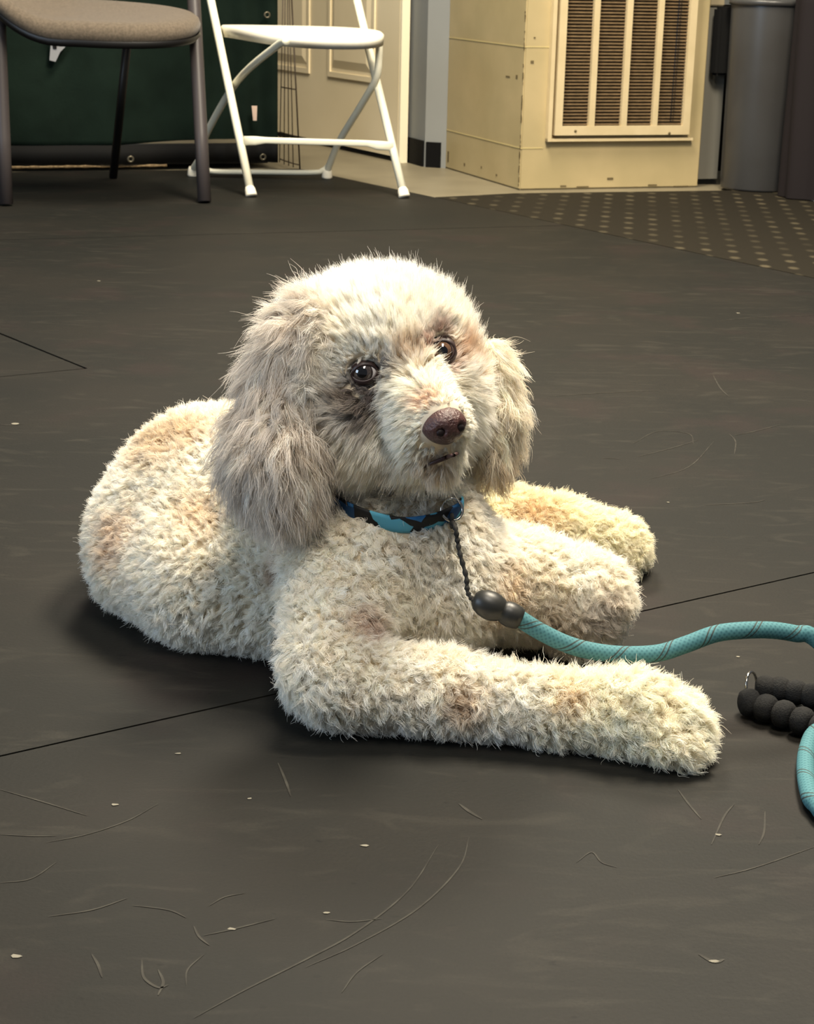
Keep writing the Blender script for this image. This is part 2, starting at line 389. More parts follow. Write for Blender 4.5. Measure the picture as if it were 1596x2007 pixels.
def ribbon(bm, P, w0, z):
    P = np.array(P); T = np.gradient(P[:, :2], axis=0); T /= np.linalg.norm(T, axis=1)[:, None]+1e-9; prev = None
    n = len(P)
    for i in range(n):
        s = w0*math.sin(math.pi*min(1, max(0, (i+.4)/n)))**.5; q = np.array([-T[i][1], T[i][0]])*s/2
        a = bm.verts.new((P[i][0]+q[0], P[i][1]+q[1], z)); b = bm.verts.new((P[i][0]-q[0], P[i][1]-q[1], z))
        if prev: bm.faces.new((prev[0], prev[1], b, a))
        prev = (a, b)
def scuffs(paths, parent, name='scuff_marks'):
    bm = bmesh.new()
    for pts, w0 in paths:
        ribbon(bm, smooth_path([G(*p, z=.0004) for p in pts], 8), w0*1.0, .0004)
    o = from_bm(name, bm, M['scuff'], parent); o['kind'] = 'stuff'
SC_FRONT = [
 ([(860, 1655), (800, 1745), (700, 1825), (600, 1880), (480, 1940), (380, 1995)], .0016),
 ([(920, 1640), (900, 1700), (820, 1780), (700, 1850), (600, 1895)], .0014),
 ([(0, 1547), (80, 1570), (170, 1598)], .0016), ([(90, 1651), (170, 1635), (250, 1608), (310, 1575)], .0013),
 ([(0, 1730), (60, 1722), (110, 1690)], .0012), ([(95, 1796), (180, 1783), (250, 1760)], .0015), ([(260, 1774), (330, 1783), (365, 1798)], .0014),
 ([(278, 1880), (282, 1915), (310, 1935), (330, 1930)], .002), ([(310, 1900), (320, 1925), (310, 1950)], .002), ([(400, 1833), (460, 1820), (540, 1800)], .0014),
 ([(410, 1775), (440, 1758), (480, 1750)], .0012), ([(380, 1815), (390, 1835), (410, 1852)], .0018), ([(365, 1930), (368, 1900), (400, 1870)], .0012),
 ([(670, 1945), (700, 1905), (750, 1870)], .0012), ([(545, 1495), (560, 1530), (570, 1560)], .0022), ([(0, 1635), (60, 1638), (110, 1638)], .0014),
 ([(1500, 1590), (1498, 1630), (1488, 1655)], .0016), ([(1330, 1548), (1350, 1575), (1375, 1605)], .0018), ([(1395, 1655), (1420, 1600), (1440, 1575)], .0016),
 ([(1130, 1690), (1160, 1670), (1180, 1690), (1210, 1700)], .0012), ([(900, 1575), (920, 1590), (945, 1605)], .003), ([(1400, 1720), (1480, 1700), (1596, 1660)], .0012),
 ([(640, 1802), (690, 1806), (750, 1800)], .0012), ([(180, 1870), (192, 1890), (200, 1915)], .002), ([(1370, 1870), (1400, 1885), (1420, 1880)], .003)]
SC_MID = [
 ([(125, 582), (160, 588), (215, 587)], .0022), ([(1270, 940), (1350, 915), (1400, 865)], .0014), ([(1075, 777), (1180, 770), (1290, 765)], .0022),
 ([(1440, 853), (1480, 845), (1530, 832)], .002), ([(1398, 735), (1412, 760), (1430, 778)], .0024), ([(1240, 870), (1290, 845), (1350, 850), (1360, 870)], .0016),
 ([(1400, 630), (1480, 622), (1596, 618)], .003), ([(1250, 895), (1310, 880), (1370, 862)], .0018), ([(1180, 898), (1200, 898), (1215, 900)], .002), ([(0, 832), (20, 833), (45, 831)], .003),
 ([(1340, 1260), (1400, 1235), (1460, 1222)], .0012), ([(1380, 990), (1470, 985), (1500, 980)], .002), ([(1430, 850), (1442, 865), (1440, 890)], .0018), ([(500, 550), (560, 552), (620, 554)], .0022)]
scuffs(SC_FRONT, FLOORMAT[0]); scuffs(SC_MID, FLOORMAT[1])
bm = bmesh.new()
for (px, py, s) in ((225, 1578, .004), (455, 1822, .003), (350, 1478, .003), (715, 1658, .003), (30, 1875, .004), (1400, 1885, .003), (1407, 1637, .003), (490, 1566, .002), (640, 1790, .003), (1596, 1500, .002)):
    p = G(px, py)
    vs = [bm.verts.new((p[0]+s*math.cos(a)*random.uniform(.5, 1.2)*1.2, p[1]+s*math.sin(a)*random.uniform(.3, .8), .0006)) for a in np.linspace(0, 6.28, 7)[:-1]]
    bm.faces.new(vs)
o = from_bm('lint_specks', bm, M['speck'], FLOORMAT[0]); o['kind'] = 'stuff'
bm = bmesh.new()
for (px, py, s) in ((194, 551, .004), (1447, 614, .004), (1447, 1288, .002), (1310, 985, .002), (30, 831, .006)):
    p = G(px, py); vs = [bm.verts.new((p[0]+s*math.cos(a), p[1]+s*math.sin(a)*.8, .0006)) for a in np.linspace(0, 6.28, 7)[:-1]]; bm.faces.new(vs)
o = from_bm('lint_specks', bm, M['speck'], FLOORMAT[1]); o['kind'] = 'stuff'

# ================================================================== BACK STRUCTURE
UPZ = np.array([0, 0, 1.])
bl = G(1018, 373, ZF); br = G(1368, 367, ZF); bb = G(862, 326, ZF)
fu = (br-bl)/np.linalg.norm(br-bl); wid = np.linalg.norm(br-bl); lu = (bb-bl); dep = np.linalg.norm(lu); lu = lu/dep
fn_ = np.array([fu[1], -fu[0], 0])                                             # front normal (towards camera)
vb = thing('vent_cabinet', 'cream painted metal return-air box with louvred grille, chipped corner', 'vent', tuple(bl))
H = 1.25; th = .012
body = box8('body', bl+UPZ*.001, fu*wid, lu*dep, UPZ*H, M['cream'], vb, .004)
bm = bmesh.new()
for (px, py) in ((1030, 86), (1020, 285)):
    z = PLN(px, py, bl, fn_)[2]
    add_box8(bm, bl+UPZ*z-lu*.0012+fu*0, fu*.09 if py < 200 else fu*.07, lu*.001, UPZ*.003)
    add_box8(bm, bl+UPZ*z-fu*.0012, lu*dep, fu*.001, UPZ*.003)
from_bm('panel_seam', bm, M['seam'], vb)
bm = bmesh.new()
for i in range(58):
    z = random.uniform(.01, .58); s = random.uniform(.002, .006); hh = random.uniform(.003, .016)
    c = bl+UPZ*z-fu*.0008
    add_box8(bm, c+lu*random.uniform(0, .004), lu*s, -fu*.0004, UPZ*hh)
for (px, py, w_, h_) in ((880, 318, .012, .035), (912, 325, .010, .008), (1000, 152, .03, .004), (1015, 154, .012, .01), (945, 330, .008, .006), (975, 345, .01, .005), (868, 335, .006, .012)):
    nl = np.array([-lu[1], lu[0], 0]); nl = nl*-np.sign(nl[0]); q = PLN(px, py, bl, nl); add_box8(bm, q+nl*.0004, lu*w_, nl*.0006, UPZ*h_)
for (px, py, w_, h_) in ((1040, 124, .010, .008), (1046, 75, .006, .004), (1190, 352, .02, .006), (1098, 366, .02, .004), (1320, 366, .05, .003), (1270, 364, .03, .004), (1130, 367, .04, .003)):
    q = PLN(px, py, bl, fn_); add_box8(bm, q+fn_*.0012, fu*w_, fn_*.0004, UPZ*h_)
o = from_bm('paint_chips', bm, M['chip'], vb); o['kind'] = 'stuff'
# grille
def FP(px, py, off=0.0):
    q = PLN(px, py, bl+fn_*off, fn_)-bl; return float(q@fu), float(q[2]-ZF)+0.
def FB(name, u0, u1, z0, z1, off, dp, m, parent, bev=0): return box8(name, bl+fu*u0+UPZ*z0+fn_*off, fu*(u1-u0), fn_*dp, UPZ*(z1-z0), m, parent, bev)
uo, zb = FP(1068, 283); ur, _ = FP(1352, 283)
um, zm = FP(1086, 272, .02); um2, _ = FP(1349, 275, .02); ZT = 1.0
gr = thing('grille', '', '', tuple(bl)); del gr['label']; del gr['category']; part(gr, vb); gr.matrix_parent_inverse = Matrix.Translation(-vb.location)
bpy.data.objects.remove(gr)
bm = bmesh.new()
def fb(bm, u0, u1, z0, z1, off, dp): add_box8(bm, bl+fu*u0+UPZ*z0+fn_*off, fu*(u1-u0), fn_*dp, UPZ*(z1-z0))
ui0, zi = FP(1101, 254, .02); ui1, _ = FP(1337, 257, .02)
fb(bm, uo, uo+.012, zb, ZT+.02, .001, .022); fb(bm, uo, ur, zb, zb+.008, .001, .020)
fb(bm, um, ui0, zm, ZT, .001, .024); fb(bm, ui1, um2, zm, ZT, .001, .024); fb(bm, ui0, ui1, zm, zi, .001, .024); fb(bm, ui0, ui1, ZT-.03, ZT, .001, .024)
frame = from_bm('grille_frame', bm, M['creamframe'], vb)
bm = bmesh.new()
for (a, b_) in ((1153, 1164), (1216, 1227), (1277, 1287)):
    ua, _ = FP(a, 255, .02); ub, _ = FP(b_, 255, .02); fb(bm, ua, ub, zi, ZT-.03, .006, .018)
from_bm('mullions', bm, M['creamframe'], frame)
FB('backing', ui0-.002, ui1+.002, zi-.002, ZT-.028, .0008, .001, M['dark'], vb)
bm = bmesh.new(); z = zi+.006
while z < .66:
    p = bl+fu*ui0+UPZ*z+fn_*.004; add_box8(bm, p, fu*(ui1-ui0), fn_*.008-UPZ*.004, UPZ*.0022); z += .0098
from_bm('louvers', bm, M['louver'], vb)
bm = bmesh.new(); us, _ = FP(1313, 250, .02); z = zi+.012
while z < .66:
    fb(bm, us+.01*(z), us+.004+.01*z, z, z+.005, .010, .004); fb(bm, us+.009+.01*z, us+.012+.01*z, z+.001, z+.004, .010, .004); z += .0098
o = from_bm('louver_springs', bm, M['steel'], vb); o['kind'] = 'stuff'
for (px, py) in ((1128, 264), (1312, 268)):
    u_, z_ = FP(px, py, .025); lathe('screw', [(0, 0), (.0045, 0), (.003, .002), (0, .0025)], bl+fu*u_+UPZ*z_+fn_*.025, M['chip'], frame, 12, fn_)

# wall with door (turned away at an angle), column with cove base
da = G(584, 276, ZF); db = G(766, 316, ZF); dd = (db-da)/np.linalg.norm(db-da); dn = np.array([-dd[1], dd[0], 0]);
if dn[1] < 0: dn = -dn
def DP(px, py, off=0):
    q = PLN(px, py, da-dn*off, dn)-da; return float(q@dd), float(q[2]-ZF)
door = thing('door_1', 'off-white panelled door behind the white folding chair', 'door', tuple(da)); door['kind'] = 'structure'
uR, _ = DP(781, 200); ud0, _ = DP(645, 140); ud1, _ = DP(735, 140); _, zd = DP(648, 150); uL1, _ = DP(608, 120)
def DB(name, u0, u1, z0, z1, off, dp, m, parent, bev=0): return box8(name, da+dd*u0+UPZ*z0-dn*off, dd*(u1-u0), -dn*dp, UPZ*(z1-z0), m, parent, bev)
DB('slab', -.62, uR, .018, 2.05, -.03, .03, M['door'], door)
for (a, b_) in ((ud0, ud1), (uL1-(ud1-ud0), uL1)):
    bm = bmesh.new()
    def db8(u0, u1, z0, z1, off, dp): add_box8(bm, da+dd*u0+UPZ*z0-dn*off, dd*(u1-u0), -dn*dp, UPZ*(z1-z0))
    t = .016
    db8(a, b_, zd-.01, zd+.008, .0, .006); db8(a, a+t, zd+.008, .95, 0, .006); db8(b_-t, b_, zd+.008, .95, 0, .006); db8(a, b_, .95, .95+t, 0, .006)
    # raised field with sloping sides
    c = [(a+t+.008, zd+.022), (b_-t-.008, zd+.022), (b_-t-.008, .935), (a+t+.008, .935)]; k = .028
    ci = [(c[0][0]+k, c[0][1]+k), (c[1][0]-k, c[1][1]+k), (c[2][0]-k, c[2][1]-k), (c[3][0]+k, c[3][1]-k)]
    vo = [bm.verts.new(tuple(da+dd*u_+UPZ*z_-dn*.0003)) for u_, z_ in c]; vi = [bm.verts.new(tuple(da+dd*u_+UPZ*z_-dn*.008)) for u_, z_ in ci]
    bm.faces.new(vi)
    for i in range(4): bm.faces.new((vo[i], vo[(i+1) % 4], vi[(i+1) % 4], vi[i]))
    from_bm('door_panel', bm, M['door'], door)
struct(DB('wall_back', -3.2, -.63, 0, 2.4, -.10, .09, M['wallblue'], None))
struct(DB('trim_1', uR+.004, uR+.015, .0, 2.1, -.03, .030, M['trimw'], None))
ca = G(787, 314, ZF); cb = G(832, 327, ZF); cc = G(864, 329, ZF)
cu = (cb-ca)/np.linalg.norm(cb-ca)
cpoly = [ca[:2], cb[:2], cc[:2]+(cc-cb)[:2]*.3, cc[:2]+(cc-cb)[:2]*.3+np.array([.0, .5]), ca[:2]+np.array([-.02, .5])]
struct(prism('wall_corner', cpoly, ZF, 2.4, M['wallblue']))
cn = np.array([cu[1], -cu[0], 0]); 
if cn[1] > 0: cn = -cn
_, zbt = (0, PLN(832, 276, cb, cn)[2])
v2 = (cc-cb)/np.linalg.norm(cc-cb); n2_ = np.array([v2[1], -v2[0], 0]); n2_ = -n2_ if n2_[1] > 0 else n2_
def off(p, n, d): return (p+n*d)[:2]
bm = bmesh.new()
add_prism(bm, [off(ca, cn, .001), off(cb-cu*.004, cn, .001), off(cb-cu*.004, cn, .007), off(ca, cn, .007)], ZF, zbt)
add_prism(bm, [off(cb+v2*.006, n2_, .001), off(cc, n2_, .001), off(cc, n2_, .007), off(cb+v2*.006, n2_, .007)], ZF, zbt-.002)
struct(from_bm('baseboard_back', bm, M['base']))
struct(box8('wall_right', (.10, 6.10, ZF), (3.4, .6, 0), (-.02, .1, 0), UPZ*2.4, M['wallblue']))
struct(box8('wall_left', (-4.0, -1, ZF), (-.1, 0, 0), (0, 9, 0), UPZ*2.6, M['wallblue']))
struct(box8('wall_far', (-4.0, 7.9, ZF), (8, 0, 0), (0, .1, 0), UPZ*2.6, M['wallblue']))
# bench with things beneath, right of the vent cabinet
bnl = PLN(1392, 9, bl, fn_); q0 = bl+fu*(wid+.02)
zt = PLN(1440, 6, bl, fn_)[2]
bt = thing('counter', 'beige counter whose underside edge shows above the grey bin', 'counter', tuple(q0+lu*.15))
box8('counter_top', q0+UPZ*zt+lu*.04, fu*.05, lu*.22, UPZ*.035, M['bench'], bt, .003)
box8('side_panel', q0+lu*.045+UPZ*.02+fu*.004, fu*.066, lu*.012, UPZ*(zt-.025), M['panelg'], bt)
box8('back_panel', q0+lu*.24+fu*.004+UPZ*.02, fu*.7, lu*.02, UPZ*(zt-.02), M['dark'], bt)
zk = PLN(1400, 142, q0-lu*.02, fn_)[2]
# plain black block below the counter top
o = box8('black_block', q0-lu*.02+UPZ*zk+fu*.003, fu*.052, lu*.045, UPZ*(zt-zk-.001), M['black'], None, .008)
tag(o, 'plain black block under the beige counter, between vent box and grey bin', 'case')
# grey bin
bc = G(1500, 386, ZF)+np.array([0.0, .14, 0]); rb = .118; ztb = D(1500, 5, 5.17)[2]
bn = thing('trash_bin', 'tall round dark grey plastic trash bin right of the cream vent box', 'bin', (bc[0], bc[1], 0))
lathe('bin_body', [(0, 0), (rb*.93, 0), (rb*.95, .006), (rb, ztb-.01)], (bc[0], bc[1], 0.0), M['bin'], bn, 64)
lathe('rim', [(rb, -.012), (rb+.007, -.010), (rb+.008, 0), (rb+.004, .006), (rb-.006, .004), (rb-.006, -.012)], (bc[0], bc[1], ztb), M['bin'], bn, 64)
# dark draped stand further right
bx = W(1640, 5.17, .2)
v = []; f = []; nseg = 60
for j, z in enumerate(np.linspace(0.002, .62, 10)):
    for k in range(nseg):
        a = 2*math.pi*k/nseg; r = .095+.006*math.sin(9*a+z*2)*(1-z) ; v.append((bx[0]+r*math.cos(a)*1.5, bx[1]+.02+r*math.sin(a), z))
for j in range(9):
    for k in range(nseg): f.append((j*nseg+k, j*nseg+(k+1) % nseg, (j+1)*nseg+(k+1) % nseg, (j+1)*nseg+k))
f.append(tuple(range(9*nseg, 10*nseg)))
o = pyd('cloth_hamper', v, f, M['bin2'], None, True); tag(o, 'dark brown cloth hamper at the right edge beside the grey bin', 'hamper')
pa = G(1550, 378); pb = G(1596, 400); 
o = prism('paper_sheet', [(pa[0], pa[1]-.10), (pa[0]+.02, pa[1]-.085), (pb[0]+.15, pb[1]+.04), (pb[0]+.15, pb[1]-.02), (pb[0]+.06, pb[1]-.07)], .0002, .0016, M['paper'])
tag(o, 'white paper sheet lying on the floor at the right edge by the hamper', 'paper')

# ================================================================== CRATE WITH GREEN COVER
k0 = G(-60, 334); k1 = G(545, 326); ku = (k1-k0)/np.linalg.norm(k1-k0); kn = np.array([-ku[1], ku[0], 0]); KL = np.linalg.norm(k1-k0)
crate = thing('dog_crate', 'wire dog crate under a dark green cover behind the chairs', 'dog crate', tuple(k0))
nx, nz = 160, 60; v = []; f = []
def cov(u_, z):
    fold = .010*math.sin(u_*9+1)+.006*math.sin(u_*23+z*3)+ .012*max(0, (u_/KL-.62))*math.sin(u_*70+z*1.5)*2
    fold += .012*math.exp(-((u_-.80*KL)/.02)**2)
    return k0+ku*u_+kn*(.02+fold)+UPZ*z
ZB = .075
for i in range(nx+1):
    for j in range(nz+1):
        u_ = KL*i/nx; z = ZB+(.75-ZB)*j/nz-(.010*math.sin(u_*6) if j == 0 else 0); v.append(cov(u_, z))
for i in range(nx):
    for j in range(nz): a = i*(nz+1)+j; f.append((a, a+nz+1, a+nz+2, a+1))
cover = pyd('cover', v, f, M['green'], crate, True)
sm = cover.modifiers.new('thick', 'SOLIDIFY'); sm.thickness = .004; sm.offset = 0
v = []; f = []
for i in range(nx+1):
    u_ = KL*i/nx
    for z in (.012, ZB-.004): v.append(cov(u_, z)-kn*.004)
for i in range(nx): f.append((2*i, 2*i+2, 2*i+3, 2*i+1))
bd = pyd('binding', v, f, M['bind'], cover, True); sm = bd.modifiers.new('thick', 'SOLIDIFY'); sm.thickness = .004; sm.offset = 0
box8('crate_side', k0+ku*(KL-.01)+kn*.03+UPZ*.01, ku*.004, kn*.5, UPZ*.72, M['bind'], cover)
box8('tray', k0+kn*.06+UPZ*.004, ku*(KL-.02), kn*.45, UPZ*.02, M['blackpl'], crate)
pth = [k0+ku*t+kn*.012+UPZ*(.006) for t in np.linspace(.08, KL*.63, 30)]
tube_mesh('edge_cord', pth, [.004+.001*math.sin(i*2.2) for i in range(30)], M['rope_tan'], cover, 8)
def on_cover(px, py): 
    q = PLN(px, py, k0-kn*.012, kn)-k0; return k0+ku*float(q@ku)+UPZ*float(q[2])-kn*.012
def poly_cover(name, pts, m, parent=None, d=.0):
    v = [on_cover(*p)-kn*d for p in pts]; n = len(v); v += [p+kn*.002 for p in v]
    return pyd(name, v, [tuple(range(n)), tuple(range(2*n-1, n-1, -1))]+[(i, (i+1) % n, n+(i+1) % n, n+i) for i in range(n)], m, parent)
poly_cover('cover_patch', [(80, 59), (100, 80), (97, 118), (109, 121), (118, 102), (128, 92), (140, 72), (110, 66)], M['grey_label'], cover)
poly_cover('cover_patch_hole', [(102, 80), (111, 82), (111, 96), (104, 95)], M['bind'], cover, .003)
poly_cover('tag', [(492, 207), (503, 207), (502, 236), (495, 236)], M['label_w'], cover, .01)
for (px, py) in ((255, 311), (522, 29), (514, 307)):
    torus('grommet', on_cover(px, py)-kn*.012, kn, .008, .003, M['brass'], cover, 20, 8)
wp = bmesh.new()
wires = [((555, -20), (548, 318)), ((559, -20), (557, 322)), ((564, -20), (566, 325)), ((567, -20), (575, 328)), ((571, -20), (588, 331))]
bots = [G(x, y, .002) for (_, (x, y)) in wires]
tops = []
for ((x, y), _), bq, dy in zip(wires, bots, (0, 0, 0, 0, 0)):
    tops.append(PLN(x, y, bots[2], np.array([.15, 1, 0])))
side = []
for i, (a, b_) in enumerate(zip(bots, tops)): tube_mesh('wire', [a, b_], .0016 if i < 4 else .0024, M['wire'], crate, 6); side.append((a, b_))
for zz in (.012, .10, .245, .40):
    row = [a+(b_-a)*zz/b_[2] for a, b_ in side]; tube_mesh('cross_wire', row, .002, M['wire'], crate, 6)

# ================================================================== WHITE FOLDING CHAIR
FLf = G(493, 386); FRf = G(793, 388); BLf = G(378, 346); BRf = G(641, 350)
bk = ((BLf-FLf)+(BRf-FRf)); bk /= np.linalg.norm(bk); wd = (FRf-FLf)/np.linalg.norm(FRf-FLf)
nside = np.array([bk[1], -bk[0], 0])
fc = thing('folding_chair', 'white metal and plastic folding chair beside the grey chair', 'chair', tuple((FLf+FRf)/2*np.array([1, 1, 0])))
def SP(px, py, p0): return PLN(px, py, p0, nside)
def foot(p, d, name='foot_cap'):
    lathe(name, [(0, 0), (.016, 0), (.0165, .004), (.015, .02), (.012, .028), (0, .028)], p, M['whitepl'], fc, 20, d)
# main frame tubes
tl = SP(413, 0, FLf); tr = SP(700, 0, FRf)
tl2 = FLf+(tl-FLf)*1.7; tr2 = FRf+(tr-FRf)*1.7
fl0 = FLf+UPZ*.002; fr0 = FRf+UPZ*.002
o = tube_mesh('front_leg', [fl0+(tl2-fl0)*t for t in np.linspace(.01, 1, 6)], .0118, M['whitetube'], fc, 16); foot(fl0, tl2-fl0)
o = tube_mesh('front_leg', [fr0+(tr2-fr0)*t for t in np.linspace(.01, 1, 6)], .0118, M['whitetube'], fc, 16); foot(fr0, tr2-fr0)
# rear legs and their low bar
inl = BLf+wd*.0; 
pl_ = [SP(562, 80, BLf+wd*.02), SP(540, 92, BLf+wd*.02), SP(466, 158, BLf+wd*.01), SP(405, 262, BLf), SP(397, 300, BLf)]
pl_.append(BLf+UPZ*.02)
rl = tube_mesh('rear_leg', smooth_path(pl_, 6), .0105, M['whitetube'], fc, 14)
BRi = BRf
pr_ = [SP(744, 84, BRi), SP(743, 112, BRi), SP(738, 152, BRi), SP(712, 200, BRi), SP(668, 272, BRi), SP(652, 308, BRi), BRi+UPZ*.02]
rr_ = tube_mesh('rear_leg', smooth_path(pr_, 6), .0105, M['whitetube'], fc, 14)
foot(BLf+UPZ*.002, UPZ*1+bk*-.1); foot(BRi+UPZ*.002, UPZ*1+bk*-.1)
rdir = np.array(BRi-BLf); rn = np.array([rdir[1], -rdir[0], 0]); rn /= np.linalg.norm(rn)
lowp = [PLN(405, 330, BLf, rn), PLN(420, 336, BLf, rn), PLN(500, 337, BLf, rn), PLN(610, 338, BLf, rn), PLN(632, 334, BLf, rn), PLN(645, 322, BLf, rn), PLN(652, 303, BLf, rn)]
tube_mesh('rear_crossbar', smooth_path(lowp, 6), .0078, M['whitetube'], fc, 12)
wn = np.array([wd[1], -wd[0], 0])
fb_ = [PLN(478, 276, FLf+bk*.07, wn), PLN(500, 276, FLf+bk*.07, wn), PLN(520, 275, FLf+bk*.07, wn), PLN(720, 281, FLf+bk*.07, wn), PLN(740, 285, FLf+bk*.07, wn), PLN(771, 287, FLf+bk*.07, wn)]
tube_mesh('front_crossbar', fb_, [.013, .013, .009, .009, .013, .013], M['whitetube'], fc, 12, flat=(1, .35))
# seat: outline on a nearly horizontal plane, gently dished, rounded front
zs = .0
sA = SP(425, 54, FLf)           # joint at the left tube
sB = PLN(700, 78, FRf+bk*.1, nside)
zseat = sA[2]
ctr = (FLf+FRf)/2; sl = sA-bk*0
ctr = np.array([(sA[0]+FRf[0]-FLf[0]+sA[0])/2, (sA[1]+sA[1]+FRf[1]-FLf[1])/2, 0])
W2 = np.linalg.norm(FRf-FLf)/2-.016; N = 56; rings = 7; v = []; f = []
fw = -bk
def seat_pt(a, s):
    c, q = math.cos(a), math.sin(a); e = .62 if q < 0 else .80
    x_ = W2*math.copysign(abs(c)**e, c)*(1-.0*q); y_ = (.235 if q > 0 else .17)*math.copysign(abs(q)**e, q)
    if q > 0: x_ *= 1.0
    return x_*s, y_*s
for s in (1, .97, .9, .7, .45, .2):
    for k in range(N):
        a = 2*math.pi*k/N; x_, y_ = seat_pt(a, s)
        zz = zseat+.006 - .010*(1-s) + (-.012*max(0, y_/.2)**2)
        if s == 1: zz -= .006
        v.append(ctr+wd*x_+fw*(y_+.05)+UPZ*zz)
R_ = len(v)//N
for k in range(N):
    a = 2*math.pi*k/N; x_, y_ = seat_pt(a, .995); v.append(ctr+wd*x_+fw*(y_+.05)+UPZ*(zseat-.026-.012*max(0, y_/.2)**2))
for k in range(N):
    a = 2*math.pi*k/N; x_, y_ = seat_pt(a, .93); v.append(ctr+wd*x_+fw*(y_+.05)+UPZ*(zseat-.022))
for i in range(R_-1):
    for k in range(N): k2 = (k+1) % N; f.append((i*N+k, i*N+k2, (i+1)*N+k2, (i+1)*N+k))
f.append(tuple((R_-1)*N+k for k in range(N)))
for k in range(N):
    k2 = (k+1) % N; f.append((k, R_*N+k, R_*N+k2, k2)); f.append((R_*N+k, (R_+1)*N+k, (R_+1)*N+k2, R_*N+k2))
f.append(tuple((R_+1)*N+k for k in range(N)))
pyd('seat', v, f, M['whitepl'], fc, True)
# backrest high above the picture
ba = FLf+(tl-FLf)*1.5; bb_ = FRf+(tr-FRf)*1.5
box8('backrest', ba-UPZ*.06, bb_-ba, bk*.012, UPZ*.16, M['whitepl'], fc, .004)

# ================================================================== GREY UPHOLSTERED CHAIR
L1f = G(12, 403); L2f = G(401, 398); L3f = G(222, 350)
gc = thing('side_chair', 'grey fabric side chair with dark round metal legs at upper left', 'chair', tuple((L1f+L2f)/2*np.array([1, 1, 0])))
t1 = D(-4, 0, 4.70); t2 = D(380, 0, 4.94); t3 = D(252, 78, 5.10)
def leg(a, b_, r, ext=1.0):
    a = a+UPZ*.004; tube_mesh('leg', [a+(b_-a)*t for t in np.linspace(0, ext, 5)], r, M['chairmet'], gc, 18)
leg(L1f, t1, .0185, 1.3); leg(L2f, t2, .0185, 1.35)
a = L3f+UPZ*.004; tube_mesh('leg', [a, t3+UPZ*.02], .0125, M['blackpl'], gc, 14)
L4f = L1f+(L3f-L2f)+np.array([.05, .05, 0]); a = L4f+UPZ*.004; tube_mesh('leg', [a, a+UPZ*.44+np.array([.02, 0, 0])], .0125, M['blackpl'], gc, 14)
# seat pad: rounded, dished, left rear rising toward the backrest
Ys = 4.80; cs = D(172, 22, Ys); sx_ = D(392, 50, Ys)[0]-cs[0]
N = 72; v = []; f = []
def pad(a, s, lift):
    c, q = math.cos(a), math.sin(a); x_ = sx_*math.copysign(abs(c)**.85, c)*s; y_ = .20*math.copysign(abs(q)**.85, q)*s
    z = cs[2]+lift
    z += -.018+ .40*0 + .13*y_                      # seat tilts up to the back
    xl = min(0, x_+.04); z += 2.2*xl*xl             # rises on the left
    z += -.010*max(0, x_/sx_)
    return np.array([cs[0]+x_, cs[1]+y_, z])
levels = [(.0, .012), (.35, .013), (.65, .018), (.85, .022), (.94, .019), (.985, .010), (1, -.004), (.99, -.018), (.95, -.028), (.85, -.032)]
for s, l in levels:
    for k in range(N): v.append(pad(2*math.pi*k/N, max(s, .02), l))
for i in range(len(levels)-1):
    for k in range(N): k2 = (k+1) % N; f.append((i*N+k, i*N+k2, (i+1)*N+k2, (i+1)*N+k))
f.append(tuple(range(N))); f.append(tuple((len(levels)-1)*N+k for k in range(N)))
pyd('seat', v, f, M['chairfab'], gc, True)
v = []; f = []
lv = [(.99, -.022), (1.0, -.030), (.97, -.040), (.6, -.046), (.05, -.048)]
for s, l in lv:
    for k in range(N): v.append(pad(2*math.pi*k/N, s, l))
for i in range(len(lv)-1):
    for k in range(N): k2 = (k+1) % N; f.append((i*N+k, i*N+k2, (i+1)*N+k2, (i+1)*N+k))
f.append(tuple((len(lv)-1)*N+k for k in range(N)))
pyd('seat_shell', v, f, M['blackpl'], gc, True)
# under-seat frame bar
tube_mesh('seat_frame', [D(-10, 30, 4.72), D(60, 52, 4.80), t3], .010, M['blackpl'], gc, 12)
tube_mesh('seat_frame', [D(378, 58, 4.84), t3+UPZ*.012], .010, M['blackpl'], gc, 12)
# backrest above the frame
v0 = D(-80, -150, 4.9)

# ================================================================== DOG
# skeleton of tapered limbs (metres), blended into one continuous skin, then meshed
EY = D(791, 709, 1.485)                                        # point between the eyes
hx = np.array([.903, .248, -.352]); hx = hx[0]*Rv+hx[1]*U-hx[2]*F; hx /= np.linalg.norm(hx)
vv = np.array([.0385, -.059, .0573]); vv = vv[0]*Rv+vv[1]*U-vv[2]*F; vv -= hx*(vv@hx); vv /= np.linalg.norm(vv)
ww = np.cross(vv, hx); ww /= np.linalg.norm(ww)
if ww@U < 0: ww = -ww
a35 = math.radians(35); hy = math.cos(a35)*vv+math.sin(a35)*ww; hz = -math.sin(a35)*vv+math.cos(a35)*ww
def HL(x, y, z): return EY+hx*x+hy*y+hz*z                      # head: x to the picture's right, y to the nose, z to the crown
PR = []   # a, b, ra, rb, k, region
def P_(reg, a, ra, b=None, rb=None, k=.025):
    b = a if b is None else b; rb = ra if rb is None else rb; PR.append((np.array(a, float), np.array(b, float), ra, rb, k, reg))
